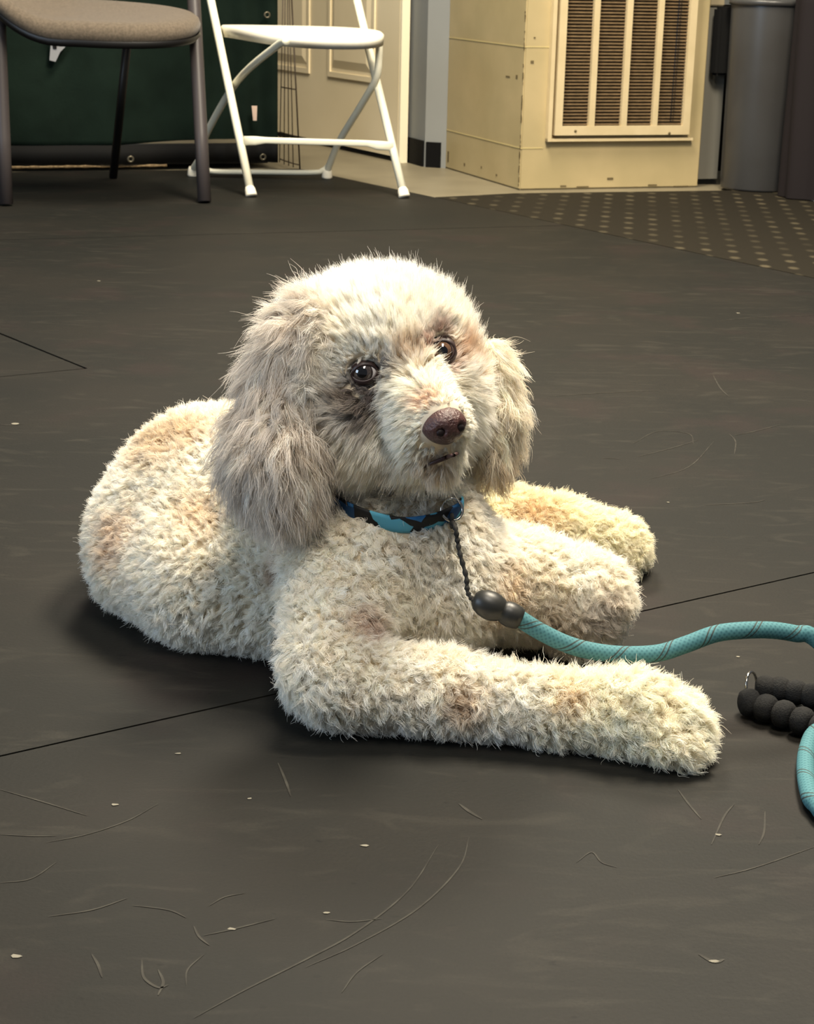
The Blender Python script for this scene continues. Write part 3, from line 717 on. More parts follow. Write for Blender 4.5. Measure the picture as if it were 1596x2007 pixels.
# torso
P_('body', W(395, 1.77, .086), .082, W(400, 1.72, .095), .088)
P_('body', W(285, 1.655, .056), .050, W(400, 1.595, .060), .056)
P_('body', W(400, 1.595, .060), .056, W(580, 1.56, .064), .060)
P_('body', W(352, 1.70, .074), .070, W(420, 1.65, .080), .074)
P_('body', W(430, 1.72, .100), .092, W(600, 1.64, .100), .092)
P_('body', W(300, 1.69, .072), .058, W(312, 1.73, .070), .058)
P_('body', W(600, 1.64, .110), .085, W(750, 1.56, .120), .085)
P_('chest', W(770, 1.545, .100), .086, W(835, 1.53, .085), .068)
P_('chest', W(800, 1.53, .140), .062, W(835, 1.53, .10), .06)
# neck
P_('neck', W(735, 1.59, .150), .070, HL(-.005, -.085, -.02), .062, k=.03)
# near foreleg
P_('leg', W(690, 1.50, .105), .058, W(638, 1.405, .055), .034, k=.03)
P_('leg', W(652, 1.390, .045), .032, W(870, 1.388, .037), .029, k=.02)
P_('leg', W(870, 1.388, .037), .029, W(1095, 1.370, .031), .0235, k=.012)
P_('paw', W(1095, 1.370, .031), .024, W(1245, 1.358, .033), .030, k=.012)
P_('paw', W(1245, 1.358, .033), .030, W(1325, 1.352, .028), .024, k=.012)
for dx, dy in ((1343, 1.326), (1350, 1.345), (1348, 1.366), (1338, 1.384)): P_('paw', W(dx-40, dy, .024), .013, W(dx, dy, .018), .0125, k=.006)
# far foreleg folded
P_('leg', W(880, 1.56, .085), .050, W(1030, 1.585, .066), .043, k=.03)
P_('leg', W(1030, 1.585, .066), .043, W(1145, 1.575, .058), .036, k=.02)
P_('leg', W(1150, 1.572, .060), .034, W(1138, 1.565, .030), .026, k=.02)
P_('leg', W(900, 1.60, .06), .05, W(860, 1.62, .06), .05, k=.03)
# hind part behind the chest and hind leg
P_('body', W(480, 1.78, .085), .080, W(760, 1.80, .075), .070, k=.04)
P_('hind', W(820, 1.80, .055), .052, W(960, 1.825, .046), .040, k=.03)
P_('hind', W(960, 1.825, .046), .040, W(1100, 1.825, .042), .032, k=.02)
P_('hpaw', W(1100, 1.825, .042), .032, W(1215, 1.815, .034), .026, k=.012)
for dx, dy in ((1234, 1.80), (1240, 1.818), (1234, 1.836)): P_('hpaw', W(dx-30, dy, .026), .014, W(dx, dy, .020), .013, k=.006)
NB = len(PR)
# head
P_('skull', HL(0, -.052, .001), .062, HL(0, -.070, -.006), .061, k=.02)
P_('skull', HL(-.040, -.040, -.018), .038, HL(.040, -.040, -.018), .038, k=.02)
P_('brow', HL(-.036, -.022, .020), .022, HL(.036, -.022, .020), .022, k=.015)
P_('muzz', HL(0, -.012, -.026), .034, HL(0, .050, -.047), .0235, k=.02)
P_('muzz', HL(-.013, .040, -.056), .017, HL(.013, .040, -.056), .017, k=.012)
P_('jaw', HL(0, -.035, -.066), .036, HL(0, .034, -.078), .0165, k=.014)
P_('cheek', HL(-.036, -.040, -.050), .040, HL(.036, -.040, -.050), .040, k=.02)
P_('skull', HL(-.040, -.066, .010), .046, HL(-.020, -.075, .010), .05, k=.025)
P_('skull', HL(.040, -.070, .008), .046, HL(.020, -.075, .010), .05, k=.025)
# ears
e1a, e1b = W(572, 1.508, .285), W(541, 1.475, .225)
P_('earL', W(600, 1.505, .322), .022, e1a, .028, k=.02)
P_('earL', e1a, .026, e1b, .032, k=.012)
P_('earL', e1b, .032, W(558, 1.467, .205), .024, k=.012)
e2a, e2b = W(952, 1.590, .272), W(968, 1.575, .240)
P_('earR', W(938, 1.590, .285), .014, e2a, .017, k=.02)
P_('earR', e2a, .017, e2b, .017, k=.01)
P_('earR', e2b, .017, W(960, 1.56, .205), .014, k=.01)

def dist(P, pr):
    a, b, ra, rb = pr[:4]; ab = b-a; L2 = ab@ab
    t = np.clip(((P-a)@ab)/L2, 0, 1) if L2 > 1e-9 else np.zeros(P.shape[:-1])
    q = P-(a+t[..., None]*ab); return np.sqrt((q*q).sum(-1))-(ra+(rb-ra)*t)
EYES = []
NOSE = HL(0, .068, -.050)
def field(P):
    S = None
    for pr in PR:
        d = dist(P, pr)
        if S is None: S = d; continue
        k = pr[4]; h = np.clip(.5+.5*(S-d)/k, 0, 1); S = S*(1-h)+d*h-k*h*(1-h)
    for e in EYES:                                                    # eye sockets
        d = .0138-np.sqrt(((P-(e+(C0-e)*.004))**2).sum(-1)); k = .005
        h = np.clip(.5-.5*(S-d)/k, 0, 1); S = S*(1-h)+d*h+k*h*(1-h)
    return np.maximum(S, .003-P[..., 2])
def surface(lo, hi, step):
    ax = [np.arange(lo[i], hi[i]+step, step, dtype=np.float32) for i in range(3)]
    S = np.empty((len(ax[0]), len(ax[1]), len(ax[2])), np.float32)
    YY, ZZ = np.meshgrid(ax[1], ax[2], indexing='ij')
    for i, x in enumerate(ax[0]): S[i] = field(np.stack([np.full_like(YY, x), YY, ZZ], -1))
    ins = S < 0; c = ins[:-1, :-1, :-1]; al = c.copy(); an = c.copy()
    for dx in (0, 1):
        for dy in (0, 1):
            for dz in (0, 1):
                q = ins[dx:ins.shape[0]-1+dx, dy:ins.shape[1]-1+dy, dz:ins.shape[2]-1+dz]; al &= q; an |= q
    cells = an & ~al; idx = -np.ones(cells.shape, int); I = np.argwhere(cells); idx[cells] = np.arange(len(I))
    acc = np.zeros((len(I), 3)); cnt = np.zeros(len(I))
    cor = [(a, b, c_) for a in (0, 1) for b in (0, 1) for c_ in (0, 1)]
    for a in cor:
        for ax_ in range(3):
            if a[ax_]: continue
            b = list(a); b[ax_] = 1
            sa = S[I[:, 0]+a[0], I[:, 1]+a[1], I[:, 2]+a[2]]; sb = S[I[:, 0]+b[0], I[:, 1]+b[1], I[:, 2]+b[2]]
            m_ = (sa < 0) != (sb < 0); t = np.where(m_, sa/np.where(m_, sa-sb, 1), 0)
            p = np.array(a)[None]+t[:, None]*(np.array(b)-np.array(a))[None]; acc += p*m_[:, None]; cnt += m_
    V = (I+acc/cnt[:, None])*step+np.array(lo); Fq = []
    for ax_ in range(3):
        o1, o2 = [(1, 2), (0, 2), (0, 1)][ax_]; sl0 = [slice(None)]*3; sl1 = [slice(None)]*3; sl0[ax_] = slice(0, -1); sl1[ax_] = slice(1, None)
        ch = ins[tuple(sl0)] != ins[tuple(sl1)]; E_ = np.argwhere(ch); E_ = E_[(E_[:, o1] > 0) & (E_[:, o2] > 0)]
        E_ = E_[(E_[:, o1] < idx.shape[o1]) & (E_[:, o2] < idx.shape[o2])]
        def g_(d1_, d2_):
            q = E_.copy(); q[:, o1] -= d1_; q[:, o2] -= d2_; return idx[q[:, 0], q[:, 1], q[:, 2]]
        quad = np.stack([g_(0, 0), g_(1, 0), g_(1, 1), g_(0, 1)], 1)
        s0 = ins[E_[:, 0], E_[:, 1], E_[:, 2]]; flip = s0 if ax_ == 1 else ~s0
        quad[flip] = quad[flip][:, ::-1]; Fq.append(quad)
    return V, np.concatenate(Fq)
for (ex, ey) in ((714, 731), (867, 688)):
    d_ = ray(ex, ey); ts = np.arange(1.2, 2, .001); Pq = C0+d_[None]*ts[:, None]; i_ = np.argmax(field(Pq) < 0)
    EYES.append(Pq[i_]+d_*.0085/np.linalg.norm(d_))
V, Fq = surface((-.42, 1.26, -.01), (.34, 2.0, .42), .004)
dog = thing('dog', 'cream curly-haired dog with floppy ears and blue collar lying on the black mats', 'dog', (0, 1.6, 0))
me = bpy.data.meshes.new('body'); me.vertices.add(len(V)); me.vertices.foreach_set('co', V.ravel().astype(np.float32))
me.loops.add(4*len(Fq)); me.loops.foreach_set('vertex_index', Fq.ravel().astype(np.int32))
me.polygons.add(len(Fq)); me.polygons.foreach_set('loop_start', np.arange(0, 4*len(Fq), 4, dtype=np.int32))
me.update(calc_edges=True); me.validate()
dbody = link('body', me, M['skin'], dog, True)
def hit(px, py, t0=1.2, t1=2.2):
    d = ray(px, py); ts = np.arange(t0, t1, .0015); P = C0+d[None]*ts[:, None]; s = field(P); i = np.argmax(s < 0)
    return P[i] if s[i] < 0 else P[-1]
def grad(P, e=.002):
    P = np.atleast_2d(P); n = np.stack([field(P+np.eye(3)[i]*e)-field(P-np.eye(3)[i]*e) for i in range(3)], -1)
    return n/(np.linalg.norm(n, axis=1)[:, None]+1e-12)

# ---- eyes
def eye(c, gaze, up, mats, open_h, name='eye'):
    r = .0128; g = gaze/np.linalg.norm(gaze); u = up-g*(up@g); u /= np.linalg.norm(u); s = np.cross(g, u); seg = 56; rings = 60; v = []; f = []; mi = []
    for i in range(rings+1):
        th = math.pi*i/rings
        for k in range(seg):
            ph = 2*math.pi*k/seg; bulge = 1.0+.035*math.exp(-(th/.45)**2)
            v.append(c+r*bulge*(math.cos(th)*g+math.sin(th)*(math.cos(ph)*s+math.sin(ph)*u)))
    for i in range(rings):
        a = math.degrees(math.pi*(i+.5)/rings); q = 0 if a < 20 else 1 if a < 38 else 2 if a < 44 else 3
        for k in range(seg): f.append((i*seg+k, i*seg+(k+1) % seg, (i+1)*seg+(k+1) % seg, (i+1)*seg+k)); mi.append(q)
    me = bpy.data.meshes.new(name); me.from_pydata([tuple(map(float, q)) for q in v], [], f)
    for m_ in mats: me.materials.append(m_)
    me.polygons.foreach_set('material_index', mi); me.update()
    bm = bmesh.new(); bm.from_mesh(me); bmesh.ops.remove_doubles(bm, verts=bm.verts, dist=1e-7); bmesh.ops.recalc_face_normals(bm, faces=bm.faces); bm.to_mesh(me); bm.free()
    return link(name, me, None, dog, True)
def lids(c, fwd, side, up, hw, hu, hd, r=.0141, name='eyelid'):
    """dark rim around an almond opening: hw half width, hu/hd heights (m)"""
    f_ = fwd/np.linalg.norm(fwd); s_ = side-f_*(side@f_); s_ /= np.linalg.norm(s_); u_ = np.cross(f_, s_); 
    if u_@up < 0: u_ = -u_
    v = []; f = []; n = 48; K = 6
    for k in range(n):
        a = 2*math.pi*k/n; x = hw*math.cos(a); y = (hu if math.sin(a) > 0 else hd)*math.copysign(abs(math.sin(a))**1.25, math.sin(a))
        for j in range(K):
            q = 1+j*.05; rr = r+(.0008*math.sin(math.pi*j/(K-1)) if j < K-1 else -.001)
            X_, Y_ = x*q, y*q+(.0007*j*np.sign(math.sin(a))); d2 = min(.98, (X_**2+Y_**2)/rr**2)
            v.append(c+rr*(f_*math.sqrt(1-d2))+s_*X_+u_*Y_)
    for k in range(n):
        for j in range(K-1): f.append((k*K+j, ((k+1) % n)*K+j, ((k+1) % n)*K+j+1, k*K+j+1))
    o = pyd(name, v, f, M['lid'], dog, True); sm = o.modifiers.new('thick', 'SOLIDIFY'); sm.thickness = .0012; sm.offset = -1; return o
me_ = lambda n_, c_, **k: mat(n_, c_, k.pop('rough', .06), .5, coat=1, **k)
PUP = me_('pupil', (8, 7, 8)); IR1 = me_('iris_hazel', (74, 64, 60), noise=(900, .8, (50, 40, 36))); IR2 = me_('iris_amber', (112, 84, 62), noise=(900, .8, (78, 54, 38)))
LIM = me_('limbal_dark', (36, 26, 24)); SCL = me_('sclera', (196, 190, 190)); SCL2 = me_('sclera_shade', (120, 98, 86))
TOC = [C0-e for e in EYES]
eye(EYES[0], TOC[0]/np.linalg.norm(TOC[0])-Rv*.16+U*.03, hz, [PUP, IR1, LIM, SCL], 1)
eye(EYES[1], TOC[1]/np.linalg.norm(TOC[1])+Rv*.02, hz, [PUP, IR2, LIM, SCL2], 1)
lids(EYES[0], TOC[0]+Rv*.05, hx, hz, .0104, .0062, .0064, r=.0134)
lids(EYES[1], TOC[1]+Rv*.1, hx, hz, .0102, .0086, .0084, r=.0134)
# ---- nose
def nfn(u):
    x, y, z = u; s = 1.0
    s *= 1-.16*max(0, -z)*(abs(x)) - .10*max(0, z)*abs(x)**2
    for sx_ in (-1, 1):
        d = (x-sx_*.46)**2/.030+(y-.80)**2/.09+(z+.18)**2/.040
        s -= .26*math.exp(-d)
    s -= .06*math.exp(-(x/.10)**2)*max(0, y)*(1 if z < .25 else .3)
    return s
nc = D(870, 834, NOSE[1]+.004)
nose = ellipsoid('nose', nc, (hx*.0200, hy*.0185+hz*.001, hz*.0168), M['nose'], dog, 64, 44, nfn)
for s_ in (-1, 1):
    ellipsoid('nostril', nc+hx*(.0088*s_)+hy*.0125-hz*.0030, (hx*.0042, hy*.0022, hz*.0034), M['nostril'], nose, 16, 10)
# ---- mouth line
def on_skin(pts, lift): 
    out = []
    for p in pts:
        q = hit(*p); n = grad(q)[0]; out.append(q+n*lift)
    return out
MOUTH = on_skin([(826, 914), (842, 906), (858, 899), (874, 892), (890, 886), (902, 882)], .0032)
tube_mesh('mouth', smooth_path(MOUTH, 5), [.0006+.0014*math.sin(math.pi*min(1, (i+.5)/26)) for i in range(26)], M['lip'], dog, 10)

# ---- collar: follows the neck
CF = [(640, 962), (668, 980), (700, 998), (740, 1012), (785, 1021), (830, 1017), (865, 1006), (892, 990)]
front = np.array([hit(*p) for p in CF]); cen = (front[0]+front[-1])/2+np.array([0, .035, 0])
nrmC = np.cross(front[-1]-front[0], front[4]-(front[0]+front[-1])/2); nrmC /= np.linalg.norm(nrmC); nrmC = nrmC if nrmC[2] > 0 else -nrmC
fo = [p+(p-cen)/np.linalg.norm(p-cen)*.0065 for p in front]
back = []
for t in np.linspace(0, 1, 9)[1:-1]:
    a = math.pi*t; m0 = (fo[0]+fo[-1])/2; back.append(m0+(fo[-1]-m0)*math.cos(a)+np.array([0, .085, -.01])*math.sin(a))
ring_ = smooth_path(fo+back+[fo[0]], 8)
v = []; f = []; n = len(ring_)
s_acc = np.concatenate([[0], np.cumsum(np.linalg.norm(np.diff(ring_, axis=0), axis=1))])
for p in ring_:
    o_ = (p-cen); o_ -= nrmC*(o_@nrmC); o_ /= np.linalg.norm(o_)
    for q in (-1, -.6, 0, .6, 1): v.append(p+nrmC*(.0078*q)+o_*(.0008*(1-q*q)))
for i in range(n-1):
    for j in range(4): f.append((i*5+j, (i+1)*5+j, (i+1)*5+j+1, i*5+j+1))
me = bpy.data.meshes.new('collar'); me.from_pydata([tuple(map(float, q)) for q in v], [], f); me.update()
at = me.attributes.new('ropeuv', 'FLOAT_VECTOR', 'POINT'); at.data.foreach_set('vector', np.array([[s_acc[i//5], (i % 5)/4, 0] for i in range(len(v))], np.float32).ravel())
collar = link('collar', me, M['collar'], dog, True); sm = collar.modifiers.new('thick', 'SOLIDIFY'); sm.thickness = .002; sm.offset = 1
collar['label'] = 'blue and black patterned collar'
rc_ = hit(888, 1000); rc_ = rc_+grad(rc_)[0]*.016
RINGP = D(886, 999, rc_[1]-.004)
ring = torus('ring', RINGP, (C0-RINGP)+Rv*.5+U*.2, .0100, .0014, M['steel'], collar)
COLR = ring_

# ---- fur
quad = Fq; Vv = V
qa, qb, qc, qd = (Vv[quad[:, i]] for i in range(4)); cr = np.cross(qc-qa, qd-qb); ar = .5*np.linalg.norm(cr, axis=1)
REG = sorted({p[5] for p in PR})
# per region: length, outward weight, comb (world), clump radius, curl amp, clumping, gravity
dn_ = np.array([0, 0, -1.]); bkh = -hy
RP = {
 'body':  (.0150, 1.0, np.array([-.25, .25, -.30]), .0038, .0028, .62),
 'chest': (.0150, .8, np.array([0, -.1, -.55]), .0036, .0026, .55),
 'neck':  (.0150, .8, dn_*.6, .0036, .0022, .50),
 'leg':   (.0160, .9, np.array([.28, -.05, -.42]), .0050, .0042, .66),
 'paw':   (.0160, .9, np.array([.35, -.05, -.30]), .0060, .0036, .72),
 'hind':  (.0160, .9, np.array([.35, 0, -.25]), .0060, .0036, .70),
 'hpaw':  (.0140, .9, np.array([.35, 0, -.25]), .0060, .0038, .72),
 'skull': (.0240, .70, hz*.60+bkh*.30, .0040, .0015, .66),
 'brow':  (.0150, .5, hz*.6+bkh*.3, .0034, .0008, .60),
 'muzz':  (.0170, .42, bkh*.75-hz*.45, .0034, .0010, .60),
 'jaw':   (.0250, .45, dn_*.9+bkh*.15, .0042, .0020, .66),
 'cheek': (.0270, .48, dn_*.65+bkh*.25, .0042, .0015, .68),
 'earL':  (.0440, .22, dn_*1.0+Rv*.02, .0052, .0042, .86),
 'earR':  (.0340, .26, dn_*1.0+Rv*.04, .0052, .0048, .86)}
RC = {'body': (253, 248, 238), 'chest': (252, 248, 240), 'neck': (247, 242, 232), 'leg': (253, 248, 238), 'paw': (253, 248, 232), 'hind': (253, 247, 226), 'hpaw': (253, 247, 226),
      'skull': (254, 252, 246), 'brow': (253, 249, 240), 'muzz': (254, 250, 240), 'jaw': (248, 243, 232), 'cheek': (253, 249, 241), 'earL': (234, 226, 216), 'earR': (244, 236, 220)}
SPOT = [ # pixel, radius m, colour, strength
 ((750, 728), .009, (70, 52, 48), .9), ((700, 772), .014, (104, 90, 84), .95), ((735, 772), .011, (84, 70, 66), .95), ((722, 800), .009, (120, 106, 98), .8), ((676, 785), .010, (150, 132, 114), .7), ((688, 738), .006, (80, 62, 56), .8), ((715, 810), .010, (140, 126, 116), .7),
 ((862, 655), .010, (150, 104, 78), .8), ((838, 680), .008, (180, 130, 110), .8), ((905, 690), .012, (206, 166, 122), .75), ((925, 720), .012, (222, 192, 150), .6), ((875, 715), .008, (190, 140, 120), .6),
 ((838, 783), .010, (222, 188, 154), .7), ((800, 700), .012, (222, 200, 176), .5), ((640, 990), .014, (160, 142, 130), .7), ((585, 1040), .012, (160, 136, 124), .6),
 ((850, 905), .012, (190, 160, 120), .6), ((800, 690), .010, (210, 190, 160), .4),
 ((905, 1380), .014, (206, 178, 142), .6), ((905, 1430), .012, (200, 174, 140), .5), ((715, 1230), .016, (190, 156, 136), .6), ((1120, 1370), .012, (214, 190, 150), .6),
 ((1040, 1010), .030, (222, 190, 140), .55), ((985, 1170), .030, (228, 196, 146), .55), ((1080, 1230), .030, (212, 190, 160), .5), ((1180, 1210), .020, (196, 182, 168), .6),
 ((230, 1060), .03, (222, 198, 170), .6), ((300, 870), .03, (216, 192, 150), .6), ((370, 850), .03, (214, 190, 150), .6), ((400, 1010), .03, (232, 212, 182), .5), ((545, 1125), .010, (176, 152, 130), .7),
 ((980, 905), .018, (196, 168, 130), .6), ((945, 940), .018, (170, 140, 108), .6), ((648, 880), .013, (128, 114, 106), .8), ((640, 820), .009, (128, 114, 104), .75), ((655, 940), .013, (150, 136, 126), .6)]  # last three spots paint the shadow between ear and cheek into the coat
SPW = [(hit(*p), r, np.array(srgb(c)), s) for p, r, c, s in SPOT]
RCW = {k: np.array(srgb(c)) for k, c in RC.items()}
def region_w(P):
    D_ = {r: np.full(len(P), 9.) for r in REG}
    for pr in PR: D_[pr[5]] = np.minimum(D_[pr[5]], dist(P, pr))
    DD = np.stack([D_[r] for r in REG], 1); Wt = np.exp(-(DD-DD.min(1, keepdims=True))/.005); return Wt/Wt.sum(1, keepdims=True)
def make_fur(name, NCL, PER, mask=None, rad=.00024, seed=1, lscale=1., m=None):
    rg = np.random.default_rng(seed); pr_ = ar/ar.sum(); fi = rg.choice(len(quad), NCL, p=pr_); a, b = rg.random((2, NCL, 1))
    Rt = (qa[fi]*(1-a)+qb[fi]*a)*(1-b)+(qd[fi]*(1-a)+qc[fi]*a)*b
    Rt = Rt[Rt[:, 2] > .006]; n = grad(Rt, .004); Wt = region_w(Rt); N_ = len(Rt)
    par = np.array([[RP[r][0], RP[r][1], RP[r][3], RP[r][4], RP[r][5]] for r in REG]); pp = Wt@par
    comb = Wt@np.array([RP[r][2] for r in REG]); colr = Wt@np.array([RCW[r] for r in REG])
    side = np.tanh(((Rt-EY)@hx)/.02); fw_ = Wt[:, [REG.index(q) for q in ('muzz', 'cheek', 'brow', 'jaw')]].sum(1); comb = comb+(hx[None]*side[:, None]*.55+dn_*.12)*fw_[:, None]
    Ln = pp[:, 0]*rg.uniform(.75, 1.2, N_)*lscale; rcl = pp[:, 2]*rg.uniform(.7, 1.2, N_)
    keep = np.ones(N_, bool)
    for e, mn, mx_ in ((EYES[0], .0128, .030), (EYES[1], .0128, .030), (nc, .0200, .034)):
        q = e + ((C0-e)*.006 if e is not nc else 0); d = np.linalg.norm(Rt-q, axis=1); keep &= d > mn
        s_ = np.clip((d-mn)/(mx_-mn), 0, 1); Ln *= (.42+.58*s_); rcl *= .5+.5*s_
        away = Rt-q; away /= np.linalg.norm(away, axis=1)[:, None]; comb += away*((1-s_)*(.9 if e is nc else 1.2))[:, None]
        n = n*(1-.3*(1-s_))[:, None]
    MP = np.array(MOUTH); d = np.min(np.linalg.norm(Rt[:, None]-MP[None], axis=2), axis=1); s_ = np.clip((d-.004)/.012, 0, 1); keep &= d > .0052
    Ln *= .45+.55*s_; comb += dn_*((1-s_)*.5)[:, None]
    CR = np.array(COLR[::3]); d = np.min(np.linalg.norm(Rt[:, None]-CR[None], axis=2), axis=1); s_ = np.clip((d-.010)/.012, 0, 1); keep &= d > .008; Ln *= .75+.25*s_
    nu = n/(np.linalg.norm(n, axis=1)[:, None]+1e-9); comb -= np.minimum(0, (comb*nu).sum(1)+.05)[:, None]*nu
    if mask is not None: keep &= mask(Rt, Wt)
    Rt, n, Wt, pp, comb, colr, Ln, rcl = (q[keep] for q in (Rt, n, Wt, pp, comb, colr, Ln, rcl)); N_ = len(Rt)
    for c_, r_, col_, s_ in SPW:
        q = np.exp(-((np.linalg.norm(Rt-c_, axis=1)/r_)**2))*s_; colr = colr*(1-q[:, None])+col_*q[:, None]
    # coat mottling
    mot = .5+.5*np.sin(Rt@np.array([61., 37, 83])+2*np.sin(Rt@np.array([-47., 71, 29])))*np.sin(Rt@np.array([29., -67, 53])+1.3)
    colr = colr*(1-.09*mot[:, None]*np.array([.35, .6, 1.0]))
    colr *= (1+rg.normal(0, 1, N_)*(.05+.10*Wt[:, ie].sum(1)))[:, None]
    t = np.linspace(0, 1, 7)
    hw_ = Wt[:, HEADR].sum(1)[:, None]; d0 = n*pp[:, 1:2]+comb*.35+rg.normal(0, .16, (N_, 3))*(1-.4*hw_); d0 /= np.linalg.norm(d0, axis=1)[:, None]
    d1_ = n*pp[:, 1:2]*.45+comb+rg.normal(0, .30, (N_, 3))*np.clip(pp[:, 1:2], .25, 1)*(1-.45*hw_); d1_ /= np.linalg.norm(d1_, axis=1)[:, None]
    tu = np.cross(d0, rg.normal(0, 1, (N_, 3))); tu /= np.linalg.norm(tu, axis=1)[:, None]; tv = np.cross(d0, tu)
    ph = rg.uniform(0, 6.28, N_); turns = np.where(pp[:, 0] > .025, rg.uniform(4, 7, N_), rg.uniform(3.5, 6.5, N_))*rg.choice([-1, 1], N_)
    Cp = Rt[:, None]+Ln[:, None, None]*(t[None, :, None]*(1-.5*t[None, :, None])*d0[:, None]+.5*(t**2)[None, :, None]*d1_[:, None])
    an = ph[:, None]+turns[:, None]*t[None]; A_ = (pp[:, 3]*rg.uniform(.6, 1.3, N_))[:, None]*np.minimum(1, t*1.6)[None]
    Cp = Cp+A_[..., None]*((np.cos(an)-np.cos(ph)[:, None])[..., None]*tu[:, None]+(np.sin(an)-np.sin(ph)[:, None])[..., None]*tv[:, None])*.7
    # strands
    rr = np.sqrt(rg.random((N_, PER)))*rcl[:, None]; th = rg.uniform(0, 6.28, (N_, PER))
    n1_ = np.cross(n, [.3, .5, .8]); n1_ /= np.linalg.norm(n1_, axis=1)[:, None]; nn = n/np.linalg.norm(n, axis=1)[:, None]; n2q = np.cross(nn, n1_)
    off_ = rr[..., None]*(np.cos(th)[..., None]*n1_[:, None]+np.sin(th)[..., None]*n2q[:, None])
    cl = (pp[:, 4]*rg.uniform(.8, 1.25, N_))[:, None, None, None]; shrink = 1-np.clip(cl, 0, .93)*(t**1.1)[None, None, :, None]
    ls = rg.uniform(.72, 1.05, (N_, PER)); stray = rg.random((N_, PER)) < .025; ls = np.where(stray, ls*1.25, ls)
    Cs = (Cp-Rt[:, None])[:, None]*ls[..., None, None]
    Sp = Rt[:, None, None]+Cs+off_[:, :, None]*shrink - nn[:, None, None]*np.minimum(.0020, Ln*.10)[:, None, None, None]
    Sp += rg.normal(0, 1, (N_, PER, 1, 3))*(Ln*.055)[:, None, None, None]*(t**1.3)[None, None, :, None]*np.where(stray, 2.5, 1.)[..., None, None]
    Sp = Sp.reshape(-1, 7, 3); Sp[..., 2] = np.maximum(Sp[..., 2], .0010)
    col_ = np.repeat(colr, PER, 0)*rg.normal(1, .07, (len(Sp), 1)); col_ = np.clip(col_, .01, .96)
    cv = bpy.data.hair_curves.new(name); cv.add_curves([7]*len(Sp))
    cv.attributes['position'].data.foreach_set('vector', Sp.astype(np.float32).ravel())
    ra = cv.attributes.get('radius') or cv.attributes.new('radius', 'FLOAT', 'POINT')
    ra.data.foreach_set('value', np.tile(rad*np.array([1, 1, .95, .85, .7, .5, .22]), len(Sp)).astype(np.float32))
    ca_ = cv.attributes.new('furcol', 'FLOAT_COLOR', 'CURVE'); ca_.data.foreach_set('color', np.concatenate([col_, np.ones((len(col_), 1))], 1).astype(np.float32).ravel())
    cv.materials.append(m or M['fur']); o = bpy.data.objects.new(name, cv); COL.objects.link(o); part(o, dog); return o
HEADR = [REG.index(r) for r in ('skull', 'brow', 'muzz', 'jaw', 'cheek')]
ie = [REG.index('earL'), REG.index('earR')]
fur = make_fur('fur', 52000, 20, seed=3, mask=lambda R_, W_: W_[:, HEADR+ie].sum(1) < .6, rad=.00022)
make_fur('face_fur', 60000, 24, mask=lambda R_, W_: W_[:, HEADR].sum(1) > .5, rad=.00019, seed=5)
make_fur('ear_hair', 50000, 24, mask=lambda R_, W_: W_[:, ie].sum(1) > .5, rad=.00020, seed=6)

# ================================================================== LEASH
lz = thing('dog_leash', 'teal rope leash with black foam bead handle clipped to the dog collar', 'leash', (.3, 1.45, 0))
LZ = [((905, 1012), 1.452), ((893, 1035), 1.447), ((897, 1060), 1.444), ((903, 1090), 1.438), ((914, 1130), 1.430), ((917, 1160), 1.424), ((928, 1178), 1.418)]
cp = [D(*p, y) for p, y in LZ]
def outside(p, mrg):
    for _ in range(60):
        if field(p[None])[0] > mrg: break
        p = p+(C0-p)/np.linalg.norm(C0-p)*.003
    return p
cp = [outside(RINGP+U*-.010, .006)]+[outside(p, .017) for p in cp[1:]]
cpath = smooth_path(cp, 8)
tube_mesh('cord', cpath, [.0020+.0006*math.sin(i*1.7) for i in range(len(cpath))], M['cord'], lz, 10)
torus('cord_loop', cp[0], Rv, .0055, .0018, M['cord'], lz, 24, 8)
sd0 = outside(D(928, 1172, 1.42), .018); sd1 = D(1022, 1214, sd0[1]-.004)
ax_ = sd1-sd0; sl_ = np.linalg.norm(ax_)
prof = [(0, 0), (.006, .0005), (.0105, .004), (.0138, .011), (.0150, .019), (.0143, .026), (.0118, .032), (.0108, .0335), (.0125, .037), (.0132, .043), (.0122, .050), (.0108, .0545), (.0088, .0552), (0, .0552)]
prof = [(a*.86, b*sl_/.0552) for a, b in prof]
lathe('sleeve', prof, sd0, M['sleeve'], lz, 32, ax_)
sy = sd1[1]
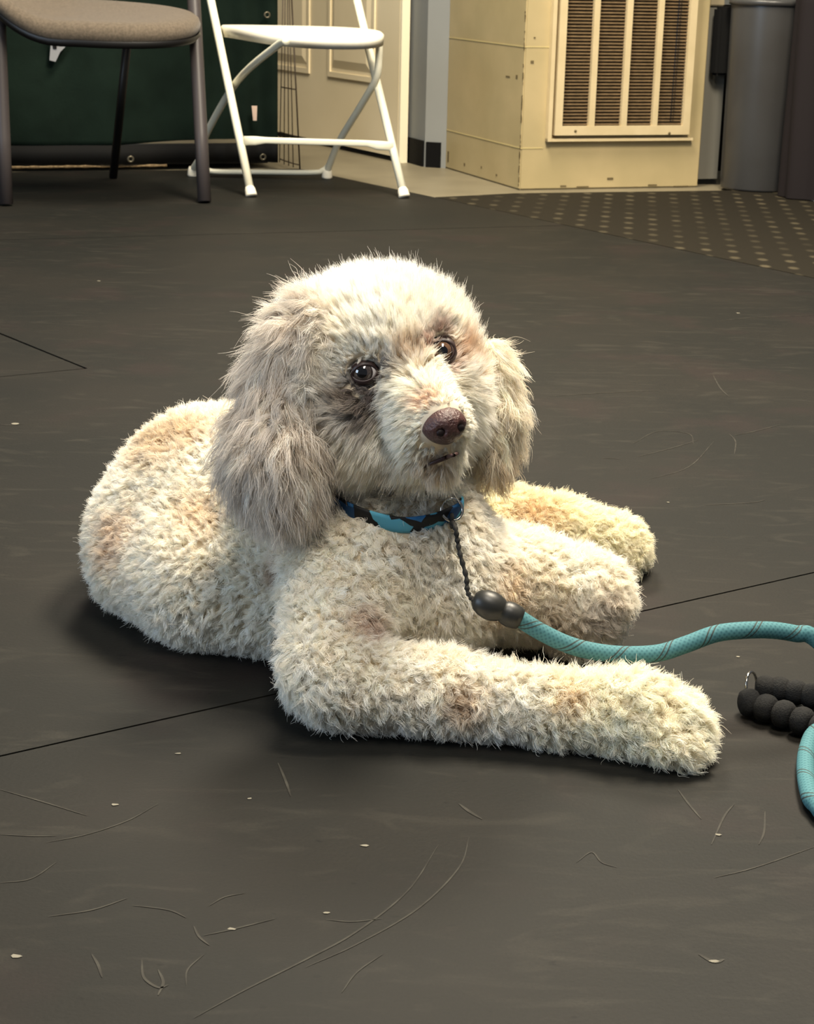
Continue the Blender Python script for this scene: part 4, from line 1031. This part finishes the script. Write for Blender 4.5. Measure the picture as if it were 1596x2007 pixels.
RP_ = [(1016, 1211, sy), (1060, 1238, sy), (1110, 1262, sy), (1160, 1276, sy+.002), (1220, 1283, sy+.004), (1290, 1280, sy+.008), (1345, 1263, (sy+1.43)/2+.006), (1400, 1243, 1.435), (1450, 1236, 1.44), (1510, 1235, 1.45), (1560, 1242, 1.455), (1600, 1253, 1.455)]
rp = [D(x, y, Y) for x, y, Y in RP_]
ext = [rp[-1]+np.array(q) for q in ((.05, -.01, -.012), (.12, -.05, -.012), (.15, -.13, -.010), (.10, -.20, -.010))]
lo_ = [G(1660, 1600, .0095), G(1600, 1575, .0095), G(1585, 1545, .0095), G(1580, 1505, .0095), G(1584, 1468, .011), G(1600, 1436, .014), G(1640, 1424, .016)]
for p, z_ in zip(ext, (.022, .012, .0085, .0085)): p[2] = z_
rope = smooth_path(rp+ext+lo_, 10); rope[:, 2] = np.maximum(rope[:, 2], .0088)
tube_mesh('rope', rope, .0077, M['rope'], lz, 18, uv=True)
# bead handle
def bead(c, ax_, nm='foam_bead', r=.0125, h=.0088):
    return lathe(nm, [(0, -h), (r*.55, -h), (r*.82, -h*.8), (r*.97, -h*.4), (r, 0), (r*.97, h*.4), (r*.82, h*.8), (r*.55, h), (0, h)], c, M['foam'], lz, 28, ax_)
b1 = [G(x, y+4, .0135) for x, y in ((1469, 1373), (1502, 1384), (1537, 1396), (1573, 1409), (1610, 1423))]
b2 = [G(x, y+2, .0135) for x, y in ((1500, 1347), (1528, 1349), (1560, 1355), (1592, 1362), (1624, 1370))]
for B_ in (b1, b2):
    for i, c_ in enumerate(B_):
        a_ = (B_[min(i+1, 4)]-B_[max(i-1, 0)])
        if i == 0 and B_ is b1: a_ = a_*.8+np.array([.006, .012, 0])
        dd_ = np.linalg.norm(B_[1]-B_[0]) if i == 0 else np.linalg.norm(B_[i]-B_[i-1])
        bead(c_, a_, r=.0128 if B_ is b1 else .0118, h=.0088)
torus('handle_ring', G(1478, 1344, .018)+np.array([-.002, 0, 0]), np.array([.9, -.55, .25]), .0125, .0013, M['steel'], lz)
